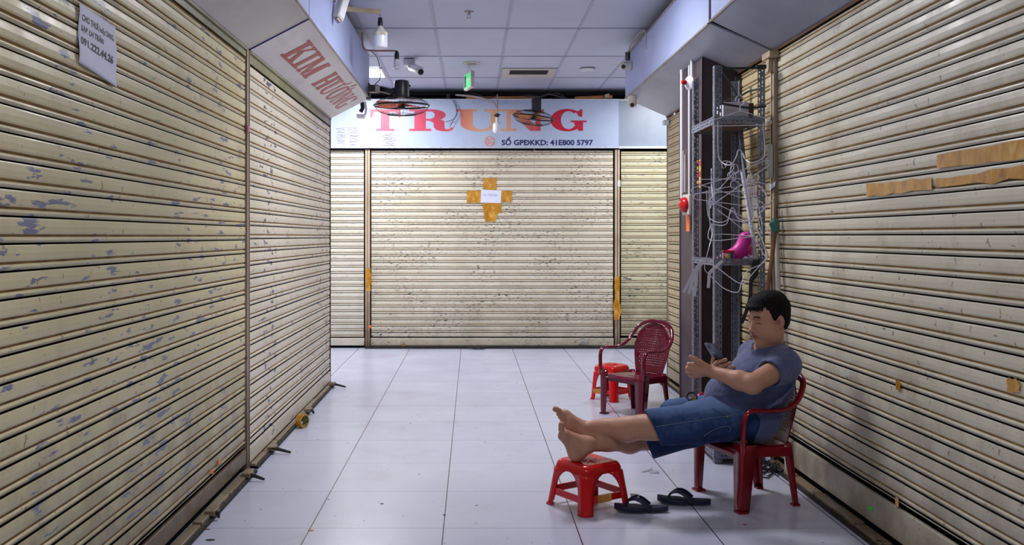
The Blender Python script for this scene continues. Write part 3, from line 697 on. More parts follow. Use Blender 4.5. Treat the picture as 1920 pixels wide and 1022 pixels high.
b = MB(); wg = pm('pictogram_white', lin(200, 255, 225), .5)
b.prism([ES(.02+.1*math.cos(t), .62+.16*math.sin(t)) for t in [2*PI*k/12 for k in range(12)]], fnn*.0008)
for q in ([(-.2, .42), (.12, .48), (.2, .05), (-.05, -.02)], [(-.05, .05), (.2, .08), (.42, -.3), (.3, -.38)], [(-.08, .02), (.1, 0), (-.1, -.45), (-.42, -.5), (-.42, -.38), (-.2, -.34)], [(.28, -.3), (.42, -.3), (.4, -.8), (.28, -.8)], [(.1, .45), (.45, .2), (.4, .1), (.1, .32)], [(-.15, .42), (-.1, .3), (-.42, .05), (-.48, .16)],
          [(.5, .12), (.72, .12), (.72, .3), (.95, 0), (.72, -.3), (.72, -.12), (.5, -.12)]): b.prism([ES(*p) for p in q], fnn*.0008)
part(b, 'running_figure', wg, r)
b = MB()
for s in (-1, 1): b.tube([ec+fx*(s*.09)+Vector((0, 0, hh)), ec+Vector((0, 0, CZ-2.885-.004))], .0025, 5)
part(b, 'chain', M['chrome'], r)

# bullet camera under the ceiling
def vv(x, y, Y): return P(x, y, Y)
r = thing('bullet_camera', 'white bullet camera fixed under the ceiling panels', 'camera', tuple(vv(770, 118, 9.0)))
c0 = vv(768, 113, 9.1); 
b = MB(); b.box(c0.x-.055, c0.x+.055, 9.0, 9.16, CZ-.07, CZ-.008); part(b, 'junction_box', M['white'], r, bevel=.006)
b = MB(); b.tube([c0+Vector((-.01, -.05, -.05)), vv(768, 126, 9.0), vv(773, 129, 8.95)], .016, 10); part(b, 'bracket', M['white'], r)
b = MB(); A_ = vv(771, 127, 9.02); B_ = vv(789, 135, 8.82); d_ = (B_-A_).normalized()
b.lathe([(.03, 0), (.036, .01), (.036, (B_-A_).length-.01), (.033, (B_-A_).length)], A_, d_, 18); part(b, 'body', M['white'], r, smooth=True)
b = MB(); L_ = (B_-A_).length; b.lathe([(.029, L_+.001), (.02, L_+.004), (.001, L_+.005)], A_, d_, 16); part(b, 'lens', M['black'], r)
b = MB(); b.obox((A_+B_)/2+Vector((0, 0, .038)), d_*.11, Vector((d_.y, -d_.x, 0)).normalized()*.036, Vector((0, 0, .003))); part(b, 'sun_shield', M['white'], r)

def dome_cam(label, c, aim, wall):
    r = thing('dome_camera', label, 'camera', tuple(c))
    c = Vector(c); wv = Vector(wall).normalized()
    b = MB(); b.lathe([(.04, .052), (.042, .045), (.036, .02)], c, wv, 20); part(b, 'base', M['cream'], r, smooth=True)
    b = MB(); R0 = .043
    aim = Vector(aim).normalized()
    b.lathe([(R0*math.sin(t), -R0*math.cos(t)) for t in [PI*k/14 for k in range(15)]], c, aim, 22, caps=False); part(b, 'ball', M['cream'], r, smooth=True)
    b = MB(); b.lathe([(.019, .0395), (.018, .0435), (.001, .0445)], c, aim, 16); part(b, 'lens', M['black'], r)
dome_cam('cream ball camera on the pale fascia end beside a black adaptor', P(1171, 124, 8.05), (-.35, -.8, -.25), (1, .1, .1))
dome_cam('cream ball camera hanging under the far corner of the right fascia', P(1185, 193, 8.1), (-.12, -.8, -.5), (.1, .1, 1))
r = thing('cable_adaptor', 'black plug adaptor above the ball camera on the right fascia', 'adaptor', tuple(P(1177, 105, 8.0)))
b = MB(); b.tube([P(1177, 98, 8.0), P(1177, 113, 8.0)], .022, 8); part(b, 'body', M['black'], r)
b = MB(); b.tube(bez([P(1177, 99, 8.0), P(1184, 83, 7.7), P(1198, 63, 7.2), P(1209, 57, 7.0), P(1211, 80, 7.0)]), .006, 6); b.tube(bez([P(1180, 98, 8.0), P(1190, 82, 7.7), P(1202, 64, 7.2), P(1211, 60, 7.0), P(1211, 92, 7.0)]), .005, 6); part(b, 'cable', M['trim'], r)
b = MB(); q = P(1248, 228, 8.3); b.box(q.x-.02, q.x+.025, 8.27, 8.34, q.z-.03, q.z+.012); solo(b, 'junction_box', M['white'], 'tiny white box at the upper end of the right end post', 'box', bevel=.003)

# ------------------------------------------------------------------ bulbs on the left
def ribbed(mb, c, r0, h0, h1, n=36):
    vs = []; fs = []
    for j, h in enumerate((h0, h1)):
        for k in range(n*2):
            a_ = PI*k/n; rr_ = r0*(1 if k % 2 else .93); vs.append((c[0]+rr_*math.cos(a_), c[1]+rr_*math.sin(a_), c[2]+h))
    m_ = n*2
    fs = [(k, (k+1) % m_, m_+(k+1) % m_, m_+k) for k in range(m_)]
    mb.add(vs, fs)
c = P(713, 92, 6.8); s_ = 6.8/F
r = thing('led_bulb', 'large milky LED bulb hanging from the pale wooden arm', 'bulb', tuple(c))
b = MB(); b.lathe([(.001, 0), (9*s_, .3*s_), (13*s_, 3*s_), (13.8*s_, 8*s_), (13.8*s_, 24*s_)], c, n=28); part(b, 'globe', M['bulb'], r, smooth=True)
b = MB(); ribbed(b, c, 13.6*s_, 24*s_, 31*s_); b.lathe([(12.8*s_, 31*s_), (8*s_, 37*s_), (4.5*s_, 42*s_), (4.2*s_, 44*s_)], c, n=28); part(b, 'ribbed_collar', M['cream'], r, smooth=True)
b = MB(); b.lathe([(4.6*s_, 43*s_), (4.8*s_, 52*s_), (4*s_, 54*s_), (4.2*s_, 57*s_), (3*s_, 59*s_)], c, n=16); part(b, 'socket', M['black'], r, smooth=True)
b = MB(); b.tube([c+Vector((0, 0, 58*s_)), c+Vector((.002, 0, 72*s_))], .002, 5); part(b, 'wire', M['navy'], r)
b = MB(); A_ = P(649, 17, 6.6); B_ = P(714, 22, 6.8); b.obox((A_+B_)/2, (B_-A_)/2, (0, .012, 0), (0, 0, .016)); solo(b, 'wooden_batten', M['wood'], 'pale wooden arm sticking out of the left fascia top', 'batten')
c = P(744, 131, 7.7); s_ = 7.7/F
r = thing('spiral_bulb', 'small white spiral bulb in a black socket on a bent pipe', 'bulb', tuple(c))
b = MB(); b.tube([c+Vector((5.2*s_*math.cos(t), 5.2*s_*math.sin(t), (1+t*13/(8*PI))*s_)) for t in [8*PI*k/90 for k in range(91)]], 1.25*s_, 7); part(b, 'spiral_tube', M['bulb'], r, smooth=True)
b = MB(); b.lathe([(5.6*s_, 14*s_), (5.8*s_, 18*s_), (4*s_, 20*s_)], c, n=18); part(b, 'ballast', M['white'], r, smooth=True)
b = MB(); b.lathe([(4.4*s_, 19*s_), (4.4*s_, 30*s_), (2.5*s_, 35*s_)], c, n=16); part(b, 'socket', M['black'], r, smooth=True)
b = MB(); b.tube(bez([P(679, 61, 7.55), P(680, 82, 7.6), P(684, 93, 7.65), P(700, 95, 7.7), P(740, 95.5, 7.7), P(745, 99, 7.7)]), .008, 8); solo(b, 'bent_conduit', pm('pinkish_brown_conduit', lin(140, 108, 112), .5), 'thin bent conduit from the left fascia holding the spiral bulb', 'pipe', smooth=True)
b = MB(); b.tube(bez([P(697, 97, 7.75), P(706, 106, 8.1), P(711, 122, 8.4), P(713, 146, 8.4), P(704, 158, 8.3), P(702, 166, 8.3)]), .004, 5); solo(b, 'electric_cable', M['blackm'], 'thin black cable dropping past the lit panel to the fan bracket', 'cable')
c = P(932, 250, 10.2); s_ = 10.2/F
r = thing('led_bulb', 'small milky LED bulb hanging in front of the back sign', 'bulb', tuple(c))
b = MB(); b.lathe([(.001, 0), (5*s_, .3*s_), (7.6*s_, 3*s_), (8*s_, 6*s_), (8*s_, 16*s_), (6*s_, 19.5*s_), (2.6*s_, 21*s_)], c, n=24); part(b, 'globe', M['bulb'], r, smooth=True)
b = MB(); b.lathe([(2.6*s_, 20*s_), (2.8*s_, 30*s_), (2*s_, 33*s_)], c, n=14); part(b, 'neck', M['cream'], r, smooth=True)
b = MB(); b.obox(c+Vector((0, 0, 34*s_)), (.036, 0, .004), (0, .012, 0), (0, 0, .006)); b.tube([c+Vector((0, 0, 30*s_)), c+Vector((0, 0, 37*s_))], .02, 8); part(b, 'clamp', M['blackm'], r)
b = MB(); b.tube(bez([P(855, 178, 10.7), P(888, 181, 10.5), P(912, 187, 10.3), P(927, 195, 10.2), P(932, 206, 10.2), P(932, 217, 10.2)]), .010, 8); b.tube([P(932, 177, 10.5), P(933, 190, 10.2), P(933, 212, 10.2)], .006, 6); solo(b, 'bent_conduit', M['trim'], 'grey curved conduit over the back sign holding the small bulb', 'pipe', smooth=True)
b = MB(); b.tube(bez([P(848, 186, 10.82), P(856, 206, 10.8), P(852, 222, 10.8), P(836, 229, 10.8)]), .0035, 5); b.tube(bez([P(852, 187, 10.82), P(858, 210, 10.8), P(850, 226, 10.8), P(843, 238, 10.8)]), .003, 5); solo(b, 'electric_cable', M['blackm'], 'two black cables drooping in front of the R of the back sign', 'cable')
b = MB(); b.tube(bez([P(868, 180, 10.7), P(890, 176, 10.6), P(915, 184, 10.6), P(935, 178, 10.6)]), .005, 5); b.tube(bez([P(1030, 178, 10.7), P(1046, 175, 10.6), P(1062, 184, 10.6)]), .005, 5); solo(b, 'electric_cable', M['blackm'], 'black cables lying along the top edge of the back sign', 'cable')

# flood lights at the left
r = thing('flood_light', 'tilted white flood light box on the left fascia at the top edge', 'flood light', tuple(P(640, 14, 6.1)))
A_ = P(640, 14, 6.1); ax = Vector((.052, 0, -.0)); n1 = Vector((.42, -.35, .84)).normalized(); l1 = Vector((-.32, 0, -.95)).normalized()
l1 = (P(634, 37, 6.1)-P(648, -10, 6.2)).normalized(); w1 = (P(655, 6, 6.15)-P(637, 0, 6.05)).normalized(); n1 = w1.cross(l1).normalized(); w1 = l1.cross(n1)
b = MB(); b.obox(A_, w1*.034, l1*.10, n1*.022); part(b, 'housing', M['cream'], r, bevel=.006)
b = MB(); b.obox(A_+n1*.023, w1*.028, l1*.085, n1*.002); b.obox(A_-n1*.023, w1*.028, l1*.085, n1*.002); part(b, 'glass', M['white'], r)
b = MB(); b.tube([P(629, 2, 6.1), P(604, 3, 6.0), P(590, 4, 5.9), P(588, 30, 5.9)], .005, 6); b.obox(A_+l1*.105, w1*.02, l1*.012, n1*.012); part(b, 'bracket', M['trim'], r)
r = thing('flood_light', 'white U-shaped flood light seen edge-on behind the left fascia corner', 'flood light', tuple(P(680, 205, 8.5)))
b = MB(); b.tube([P(684, 190, 8.5), P(686.5, 204, 8.5), P(685, 214, 8.5), P(682, 216, 8.5)], .012, 6, upv=(0, 1, 0)); q = P(677, 218, 8.5); b.box(q.x-.035, q.x+.03, 8.44, 8.56, q.z-.016, q.z+.014); part(b, 'housing', M['white'], r, bevel=.003)
b = MB(); b.tube([P(679, 192, 8.52), P(680, 203, 8.52), P(676, 210, 8.52)], .02, 6); part(b, 'bracket', M['blackm'], r)

# ------------------------------------------------------------------ fans
def fan(label, c, R, tilt, rot, motor_top, nb=3, bmat=None):
    r = thing('wall_fan', label, 'fan', tuple(c))
    Mx = Matrix.Translation(c) @ Matrix.Rotation(tilt[0], 4, 'X') @ Matrix.Rotation(tilt[1], 4, 'Y')
    T = lambda p: Mx @ Vector(p)
    n = 40
    b = MB(); b.tube([T((R*math.cos(2*PI*k/n), R*math.sin(2*PI*k/n), 0)) for k in range(n)], .0085, 8, closed=True); part(b, 'rim', M['black'], r, smooth=True)
    for sgn, nm, dep in ((-1, 'front_guard', .085), (1, 'rear_guard', .07)):
        b = MB()
        for k in range(40):
            a_ = 2*PI*k/40; pr = []
            for rr_, hh_ in ((.14, 1), (.5, .93), (.8, .68), (.95, .3), (1, 0)): pr.append(T((R*rr_*math.cos(a_), R*rr_*math.sin(a_), sgn*dep*hh_)))
            b.tube(pr, .0011, 4)
        for rr_, hh_ in ((.14, 1), (.55, .91)): b.tube([T((R*rr_*math.cos(2*PI*k/n), R*rr_*math.sin(2*PI*k/n), sgn*dep*hh_)) for k in range(n)], .002, 4, closed=True)
        if sgn < 0: b.lathe([(R*.14, -.001), (R*.14, .004)], T((0, 0, -dep)), (Mx.to_3x3() @ Vector((0, 0, 1))), 20)
        part(b, nm, M['black'], r)
    for k in range(nb):
        b = MB(); a0 = rot+2*PI*k/nb; vs = []; fs = []
        for i in range(9):
            rr_ = R*(.10+.82*i/8); wdt = .24+.52*math.sin(PI*min(1, .18+i/8*.72)); sk = .35*i/8
            for j in range(5):
                a_ = a0+sk+(j/4-.5)*wdt*2*.85*(1 if i else .6)
                vs.append(T((rr_*math.cos(a_), rr_*math.sin(a_), .02*(j-2)/2+.012)))
        for i in range(8):
            for j in range(4): fs.append((i*5+j, i*5+j+1, (i+1)*5+j+1, (i+1)*5+j))
        b.add(vs, fs); part(b, 'blade', bmat or M['orange_b'], r, smooth=True, solid=.003)
    b = MB(); b.lathe([(.001, -.03), (.03, -.026), (.036, 0), (.034, .035)], T((0, 0, 0)), Mx.to_3x3() @ Vector((0, 0, 1)), 20); part(b, 'hub', M['black'], r, smooth=True)
    return r, T
c1 = P(753, 198, 8.0)
r, T = fan('large black fan with orange blades facing down at the left', c1, .236, (.03, .0), .6, None)
s8 = 8.0/F
b = MB(); b.lathe([(.065, .07), (.068, .09), (.066, 40*s8), (.06, 46*s8), (.03, 48*s8)], c1, n=24); b.tube([P(765, 161, 8.0), P(770, 161, 8.0)], .008, 6)
part(b, 'motor_housing', M['black'], r, smooth=True)
b = MB(); b.box(c1.x-.29, c1.x-.20, 8.0, 8.08, 2.56, 2.62); b.tube([P(692, 170, 8.22), P(715, 167, 8.1), P(733, 172, 8.0), P(750, 165, 8.0)], .028, 8); b.box(-.93, -.90, 8.14, 8.25, 2.52, 2.66); part(b, 'wall_bracket', M['black'], r)
b = MB(); q = P(708, 168, 8.0); b.box(q.x-.02, q.x+.02, 7.98, 8.0, q.z-.03, q.z+.035); part(b, 'control_box', M['trim'], r, bevel=.003)
c2 = P(1000, 220, 10.3)
r, T = fan('smaller black fan tilted in front of the N of the back sign', c2, .226, (.02, .13), .2, None, bmat=pm('amber_blade', lin(206, 118, 30), .35))
b = MB(); b.box(c2.x-.02, c2.x+.085, 10.24, 10.34, c2.z+.06, c2.z+.2); b.tube([c2+Vector((.03, 0, .02)), c2+Vector((.03, 0, .1))], .035, 12); part(b, 'motor_housing', M['black'], r, bevel=.008)
b = MB(); b.tube([P(1005, 190, 10.3), P(1004, 181, 10.4), P(985, 180, 10.6)], .012, 6); b.tube([P(1005, 184, 10.3), P(1030, 176, 10.5), P(1056, 183, 10.7)], .01, 6); part(b, 'bracket', M['blackm'], r)
b = MB(); b.tube([P(1002, 232, 10.3), P(1002, 385, 10.3)], .0018, 4); part(b, 'pull_cord', M['wood'], r)
# ================================================================== column, pipes, rack
CXa = 1.51; CYa = 6.096; CYb = 6.72
r = thing('column', 'dark purple brown clad column behind the metal rack', 'column', (1.63, 6.4, 0))
b = MB(); ztop = lambda x: LW[1]
b.add([(CXa, CYa, 0), (RX-.01, CYa, 0), (RX-.01, CYb, 0), (CXa, CYb, 0), (CXa, CYa, 2.49), (RX-.01, CYa, 2.385), (RX-.01, CYb, 2.385), (CXa, CYb, 2.49)],
      [(0, 3, 2, 1), (4, 5, 6, 7), (0, 1, 5, 4), (1, 2, 6, 5), (2, 3, 7, 6), (3, 0, 4, 7)]); part(b, 'cladding', M['purple'], r, bevel=.003)
b = MB(); b.add([(CXa+.004, CYa-.003, .05), (RX-.012, CYa-.003, .05), (RX-.012, CYa-.003, 2.38), (CXa+.004, CYa-.003, 2.47)], [(0, 1, 2, 3)]); tag(part(b, 'front_sheet', pm('near_black_brown_front', lin(34, 24, 29), .6, var=.3), r), 'almost black front of the column')  # near-black face laid over the front of the cladding
b = MB(); b.tube([(CXa-.002, CYb+.002, 0), (CXa-.002, CYb+.002, 2.49)], .006, 4); b.tube([(CXa-.002, CYa-.002, 0), (CXa-.002, CYa-.002, 2.49)], .004, 4); part(b, 'corner_bead', M['purple'], r)
b = MB(); b.box(CXa-.014, RX-.012, CYa-.014, CYb, 0, .05); part(b, 'plinth', M['sill_dark'], r)
b = MB(); b.box(RX-.045, RX-.012, CYa-.03, CYa-.012, .05, 2.36); part(b, 'edge_channel', M['blackm'], r)
# tall dark slab leaning in the gap
b = MB(); b.box(1.425, 1.445, 6.12, 6.16, 0, 2.1); b.box(1.425, 1.46, 6.12, 6.125, 0, 2.1)
r = thing('stickers_panel', 'yellow and red printed sticker on the side of the dark column', 'sticker', (CXa, 6.12, 1.9))
y0, y1 = CXa*F/(1306-CX), CXa*F/(1315-CX)
zc = lambda y, Y: H+(CY-y)*Y/F
b = MB(); b.box(CXa-.004, CXa-.002, y1, y0, zc(352, 6.15), zc(300, 6.15)); part(b, 'backing', M['yellow'], r)
b = MB(); b.box(CXa-.0055, CXa-.004, y1, y0, zc(311, 6.15), zc(302, 6.15)); b.box(CXa-.0055, CXa-.004, y1, y0, zc(332, 6.15), zc(322, 6.15)); b.box(CXa-.0055, CXa-.004, y1, y0, zc(348, 6.15), zc(344, 6.15)); part(b, 'red_band', M['redp'], r)
b = MB(); y0, y1 = 1.49*F/(1287-CX), 1.49*F/(1293-CX); b.box(1.488, 1.49, y1, y0, zc(434, 6.45), zc(386, 6.45)); tag(b.build('sticker', M['orange_dot']), 'tall orange red lettered strip below the red bell', 'sticker')

def pipe(label, pts, rad, mat, name='conduit', **k): 
    b = MB(); b.tube(pts, rad, 10); return solo(b, name, mat, label, 'pipe', smooth=True, **k)
pipe('leftmost thin white conduit running down the dark column', [P(1278, 131, 6.5), P(1278, 372, 6.5)], .011, M['white'])
pipe('middle thin white conduit behind the alarm bell', [P(1292.5, 122, 6.4), P(1292.5, 376, 6.4)], .0085, M['white'])
pipe('short thick white conduit from the soffit to the alarm bell', [P(1297, 111, 6.3), P(1297, 146, 6.3)], .0105, M['white'])
r = thing('cable_trunking', 'clear fronted white trunking between the conduits above the red bell', 'trunking', tuple(P(1285, 330, 6.42)))
q0 = P(1280, 362, 6.44); q1 = P(1291, 282, 6.44)
b = MB(); b.box(q0.x, q1.x, 6.43, 6.46, q0.z, q1.z); part(b, 'body', M['trim'], r, bevel=.003)
b = MB(); b.tube([P(1284, 290, 6.42), P(1284, 360, 6.42)], .003, 5); part(b, 'wire', M['white'], r)
def bell(label, px, py, Y, R, cm, rm, mode):
    r = thing('alarm_bell', label, 'alarm', tuple(P(px, py, Y))); c = P(px, py, Y); ax = Vector((-.93, -.37, 0)) if mode else Vector((-.985, -.17, 0))
    if mode:
        b = MB(); b.lathe([(R*.75, -.06), (R*.75, -.02)], c, ax, 24); part(b, 'back_box', M['cream'], r, smooth=True)
        b = MB(); b.lathe([(R, -.02), (R*1.02, -.010), (R*.86, .0), (R*.5, .006), (R*.3, .02)], c, ax, 28); part(b, 'dome', M['white'], r, smooth=True)
        b = MB(); b.lathe([(R*.32, .02), (R*.32, .042), (R*.22, .05), (.001, .052)], c, ax, 20); part(b, 'lens', M['redp'], r, smooth=True)
    else:
        b = MB(); b.obox(c-ax*.02, Vector((ax.y, -ax.x, 0))*R*1.05, ax*.012, Vector((0, 0, R*1.35))); part(b, 'back_box', M['cream'], r, bevel=.006)
        b = MB(); b.lathe([(R, -.008), (R*1.03, .0), (R*.85, .02), (R*.35, .034), (.001, .036)], c, ax, 28); part(b, 'gong', M['redp'], r, smooth=True)
bell('white dome fire alarm with a red centre high on the column', 1290, 155, 6.25, .048, None, None, 1)
bell('red disc alarm bell on a white plate beside the wire hangers', 1283, 384, 6.35, .052, None, None, 0)

# slotted angle rack ------------------------------------------------
RXa, RXb, RYa, RYb = 1.40, 1.69, 5.354, 5.90
def slot_strip(mb, o, along, across, width, length, thick, cell=.010, seed=0, cols=7):
    o = Vector(o); al = Vector(along).normalized(); ac = Vector(across).normalized(); nr = al.cross(ac).normalized()*thick
    nr_ = int(length/cell); cw = width/cols; vs = []; fs = []
    for i in range(nr_+1):
        for j in range(cols+1): vs.append(o+al*(length*i/nr_)+ac*(cw*j))
    for i in range(nr_):
        ph = i % 9
        for j in range(cols):
            hole = (j in (2,) and ph in (1, 3, 4, 6)) or (j in (5,) and ph in (0, 2, 3, 6, 7) and i % 2 == i % 2)
            if hole and 1 < i < nr_-1: continue
            k = i*(cols+1)+j; fs.append((k, k+1, k+cols+2, k+cols+1))
    mb.add(vs, fs)
rack = thing('metal_rack', 'grey slotted angle steel rack standing in front of the dark column', 'rack', (1.545, 5.63, 0))
rw = .042
def rpost(x, y, sx, sy_, z1):
    b = MB(); slot_strip(b, (x, y, .0), (0, 0, 1), (sx, 0, 0), rw, z1, .002); slot_strip(b, (x, y, .0), (0, 0, 1), (0, sy_, 0), rw, z1, .002)
    part(b, 'post', M['steel'], rack, solid=.0022)
rpost(RXa, RYa, 1, 1, 2.30); rpost(RXb, RYa, -1, 1, 2.295); rpost(RXa, RYb, 1, -1, 2.30); rpost(RXb, RYb, -1, -1, 2.30)
for z, th in ((1.985, .045), (1.165, .04), (.055, .05)):
    b = MB()
    slot_strip(b, (RXa, RYa-.003, z-th/2), (1, 0, 0), (0, 0, 1), th, RXb-RXa, .002, .01); slot_strip(b, (RXa, RYb, z-th/2), (1, 0, 0), (0, 0, 1), th, RXb-RXa, .002, .01)
    slot_strip(b, (RXa-.003, RYa, z-th/2), (0, 1, 0), (0, 0, 1), th, RYb-RYa, .002, .012); slot_strip(b, (RXb, RYa, z-th/2), (0, 1, 0), (0, 0, 1), th, RYb-RYa, .002, .012)
    part(b, 'shelf_frame', M['steel'], rack, solid=.002)
    b = MB(); b.box(RXa+.004, RXb-.004, RYa+.004, RYb-.004, z-.006, z+.004); part(b, 'shelf_board', M['board'], rack)
r = thing('cardboard_box', 'small white carton strapped on the top shelf of the rack', 'box', (1.47, 5.5, 1.99))
b = MB(); q0 = P(1356, 214, 5.42); q1 = P(1404, 193, 5.42); b.box(q0.x, q1.x, 5.42, 5.60, 1.992, q1.z+.005); part(b, 'carton', pm('white_carton', lin(196, 196, 206), .7, var=.08), r, bevel=.002)
b = MB(); b.box(q1.x+.002, q1.x+.03, 5.425, 5.6, 1.992, q1.z); part(b, 'brown_side', M['board'], r)
def strap(label, pts, rad=.006, mat=None, flat=1, name='strap', cat='strap', upv=None):
    b = MB(); b.tube(bez(pts), rad, 7, flat=flat, upv=upv); return solo(b, name, mat or M['strap'], label, cat, smooth=True)
strap('dark green strap tied across the top of the rack', [P(1354, 128, 5.34), P(1390, 128, 5.34), P(1432, 126, 5.34)], .007)
strap('dark green strap across the front of the white carton', [P(1352, 194, 5.33), P(1375, 198, 5.33), P(1405, 202, 5.33), P(1436, 199, 5.33)], .0065)
strap('thin dark green strap slanting down to the white carton', [P(1353, 132, 5.4), P(1370, 158, 5.55), P(1385, 184, 5.6)], .004)
strap('dark green strap looped behind the white carton', [P(1352, 192, 5.36), P(1372, 184, 5.5), P(1388, 180, 5.6), P(1405, 171, 5.5), P(1430, 166, 5.36)], .006)
b = MB(); b.tube([P(1418, 126, 5.335), P(1436, 125, 5.335)], .013, 8); solo(b, 'strap_knot', M['strap'], 'dark green strap wound round the top right corner of the rack', 'strap')
strap('dark red strap hanging down the right post of the rack', [P(1424, 303, 5.33), P(1421, 340, 5.33), P(1419, 372, 5.33)], .006, pm('dark_red_strap', lin(120, 14, 34), .5), .4)
# white tubes and sticks
pipe('slanted grey white plastic tube leaning among the wire hangers', [P(1392, 322, 5.5), P(1401, 375, 5.48), P(1411, 440, 5.44), P(1417, 488, 5.42)], .0125, M['wire'], 'plastic_tube')
pipe('dark slanted rod behind the hangers on the rack', [P(1389, 245, 5.7), P(1393, 290, 5.65), P(1398, 335, 5.6)], .014, M['steel'], 'metal_rod')
r = thing('bamboo_stick', 'brown bamboo stick bound with teal string beside the shutter post', 'stick', tuple(P(1437, 556, 5.25)))
b = MB(); b.tube([P(1455, 385, 5.3), P(1453, 430, 5.29), P(1447, 490, 5.27), P(1436, 560, 5.25)], [.006, .012, .012, .012], 9); part(b, 'cane', M['bamboo'], r, smooth=True)
b = MB(); b.lathe([(.012, -.04), (.024, -.03), (.026, -.01), (.022, .02), (.012, .04)], P(1453, 422, 5.285), (0, 0, 1), 12); b.obox(P(1447, 421, 5.27), (.012, 0, 0), (0, .01, 0), (0, 0, .01)); part(b, 'string_binding', M['green_tape'], r, smooth=True)
pipe('long pale pole leaning on the right shutter behind the man', [P(1456, 440, 5.32), P(1462, 640, 5.2), P(1477, 893, 5.08)], .013, M['cream'], 'pole')
r = thing('conduit', 'flat white conduit clipped up the right shutter post', 'pipe', tuple(P(1448, 300, 5.33)))
b = MB(); b.box(RX-.052, RX-.024, 5.37, 5.395, zc(334, 5.36), zc(270, 5.36)); part(b, 'channel', M['cream'], r, bevel=.004)

# wire hangers -------------------------------------------------------
def hanger_pts(wd=.40, drop=.10, bar=0.0, r=.012):
    W_ = wd/2; half = [(0, 0), (.018, -.004), (W_-.022, -drop+.006), (W_-.008, -drop-.001), (W_, -drop-.011), (W_-.004, -drop-.022), (W_-.018, -drop-.027), (0, -drop-.028)]
    out = []
    for (x0, z0), (x1, z1) in zip(half, half[1:]):
        for k in range(3): out.append((x0+(x1-x0)*k/3, 0, z0+(z1-z0)*k/3))
    out.append((0, 0, -drop-.028)); return [Vector(p) for p in out]+[Vector((-x, y, z)) for x, y, z in out[-2::-1]]
def hook_pts():
    return bez([(0, 0, 0), (.0, 0, .025), (.022, 0, .045), (.022, 0, .07), (0, 0, .088), (-.022, 0, .074), (-.024, 0, .055)], 5)
def hanger(label, c, rz, tilt, wd=.40, drop=.10, hook=True):
    r = thing('wire_hanger', label, 'hanger', tuple(c), 0, 'wire hangers tangled on the rack')
    Mx = Matrix.Translation(c) @ Matrix.Rotation(rz, 4, 'Z') @ Matrix.Rotation(tilt, 4, 'Y')
    b = MB(); b.tube([Mx @ p for p in hanger_pts(wd, drop)], .0024, 6); part(b, 'frame', M['wire'], r, smooth=True)
    if hook:
        b = MB(); b.tube([Mx @ p for p in hook_pts()], .0024, 6); part(b, 'hook', M['wire'], r, smooth=True)
Yh = 5.24
hanger('white wire hanger hooked on the strap of the top shelf, topmost of all', P(1388, 208, 5.27), .06, -.03, .36, .055)
hanger('white wire hanger spread widest across the dark column', P(1369, 332, Yh), .1, -.05, .46, .055)
hanger('white wire hanger whose right shoulder points up towards the shutter post', P(1374, 326, Yh+.04), -.1, -.62, .42, .05)
hanger('white wire hanger second down at the right of the hook cluster', P(1374, 336, Yh+.08), .35, .24, .44, .06)
hanger('white wire hanger reaching left over the red alarm bell', P(1370, 350, Yh+.06), .1, .12, .42, .07)
hanger('white wire hanger seen nearly edge-on at the left of the cluster', P(1334, 345, Yh), 1.35, .1, .36, .09)
hanger('white wire hanger seen edge-on beside the slanted tube', P(1408, 350, Yh), 1.2, .55, .42, .07)
hanger('steep white wire hanger hanging over the right rack post', P(1412, 340, Yh-.02), .9, 1.15, .40, .07)
def bent(label, polys, Y0=5.22, amp=.05):
    r = thing('wire_hanger', label, 'hanger', tuple(P(polys[0][0][0], polys[0][0][1], Y0)), 0, 'wire hangers tangled on the rack')
    for k, poly in enumerate(polys):
        pts = [P(x, y, Y0+amp*math.sin(i*1.3+k)) for i, (x, y) in enumerate(poly)]
        b = MB(); b.tube(bez(pts, 6), .0024, 6); part(b, 'frame' if k == 0 else 'hook', M['wire'], r, smooth=True)
bent('bent white hanger whose wire humps up like an M above the cluster', [[(1346, 228), (1347, 290), (1356, 306), (1370, 309), (1380, 295), (1384, 282), (1390, 283), (1397, 298), (1410, 305), (1428, 298), (1434, 285), (1431, 230)]])
bent('bent white hanger with a low rounded hump in the middle of the tangle', [[(1325, 358), (1327, 400), (1334, 412), (1350, 417), (1365, 411), (1370, 393), (1376, 391), (1383, 408), (1400, 414), (1412, 412), (1420, 380), (1412, 345)]])
bent('bent white hanger just under the low rounded hump', [[(1330, 350), (1330, 412), (1345, 422), (1362, 420), (1368, 402), (1374, 395), (1384, 410), (1398, 421), (1412, 425)]], 5.2)
bent('large loose white wire hanger hanging from left post to right post', [[(1330, 352), (1331, 415), (1335, 440), (1330, 462), (1324, 485), (1321, 503), (1330, 515), (1356, 540), (1383, 548), (1391, 528), (1402, 508), (1430, 494), (1440, 480), (1432, 460), (1412, 425), (1370, 410), (1345, 394)]])
bent('square white wire frame lying across the middle of the rack', [[(1336, 440), (1355, 439), (1400, 442), (1414, 443), (1390, 446), (1331, 450), (1334, 420), (1336, 440)]])
bent('open white wire loop below the middle shelf of the rack', [[(1324, 485), (1328, 490), (1350, 506), (1390, 532), (1412, 512), (1438, 480), (1430, 462), (1414, 440), (1405, 425)]], 5.18)
bent('stretched white hanger wire running down along the right rack post', [[(1406, 345), (1414, 365), (1420, 400), (1428, 438), (1429, 425), (1424, 395), (1418, 372)], [(1432, 418), (1438, 430), (1442, 440)]], 5.2)
bent('white hanger wire curling out to the right over the post', [[(1380, 352), (1400, 345), (1425, 350), (1437, 368), (1436, 385), (1424, 400), (1440, 385), (1452, 370)]], 5.2)
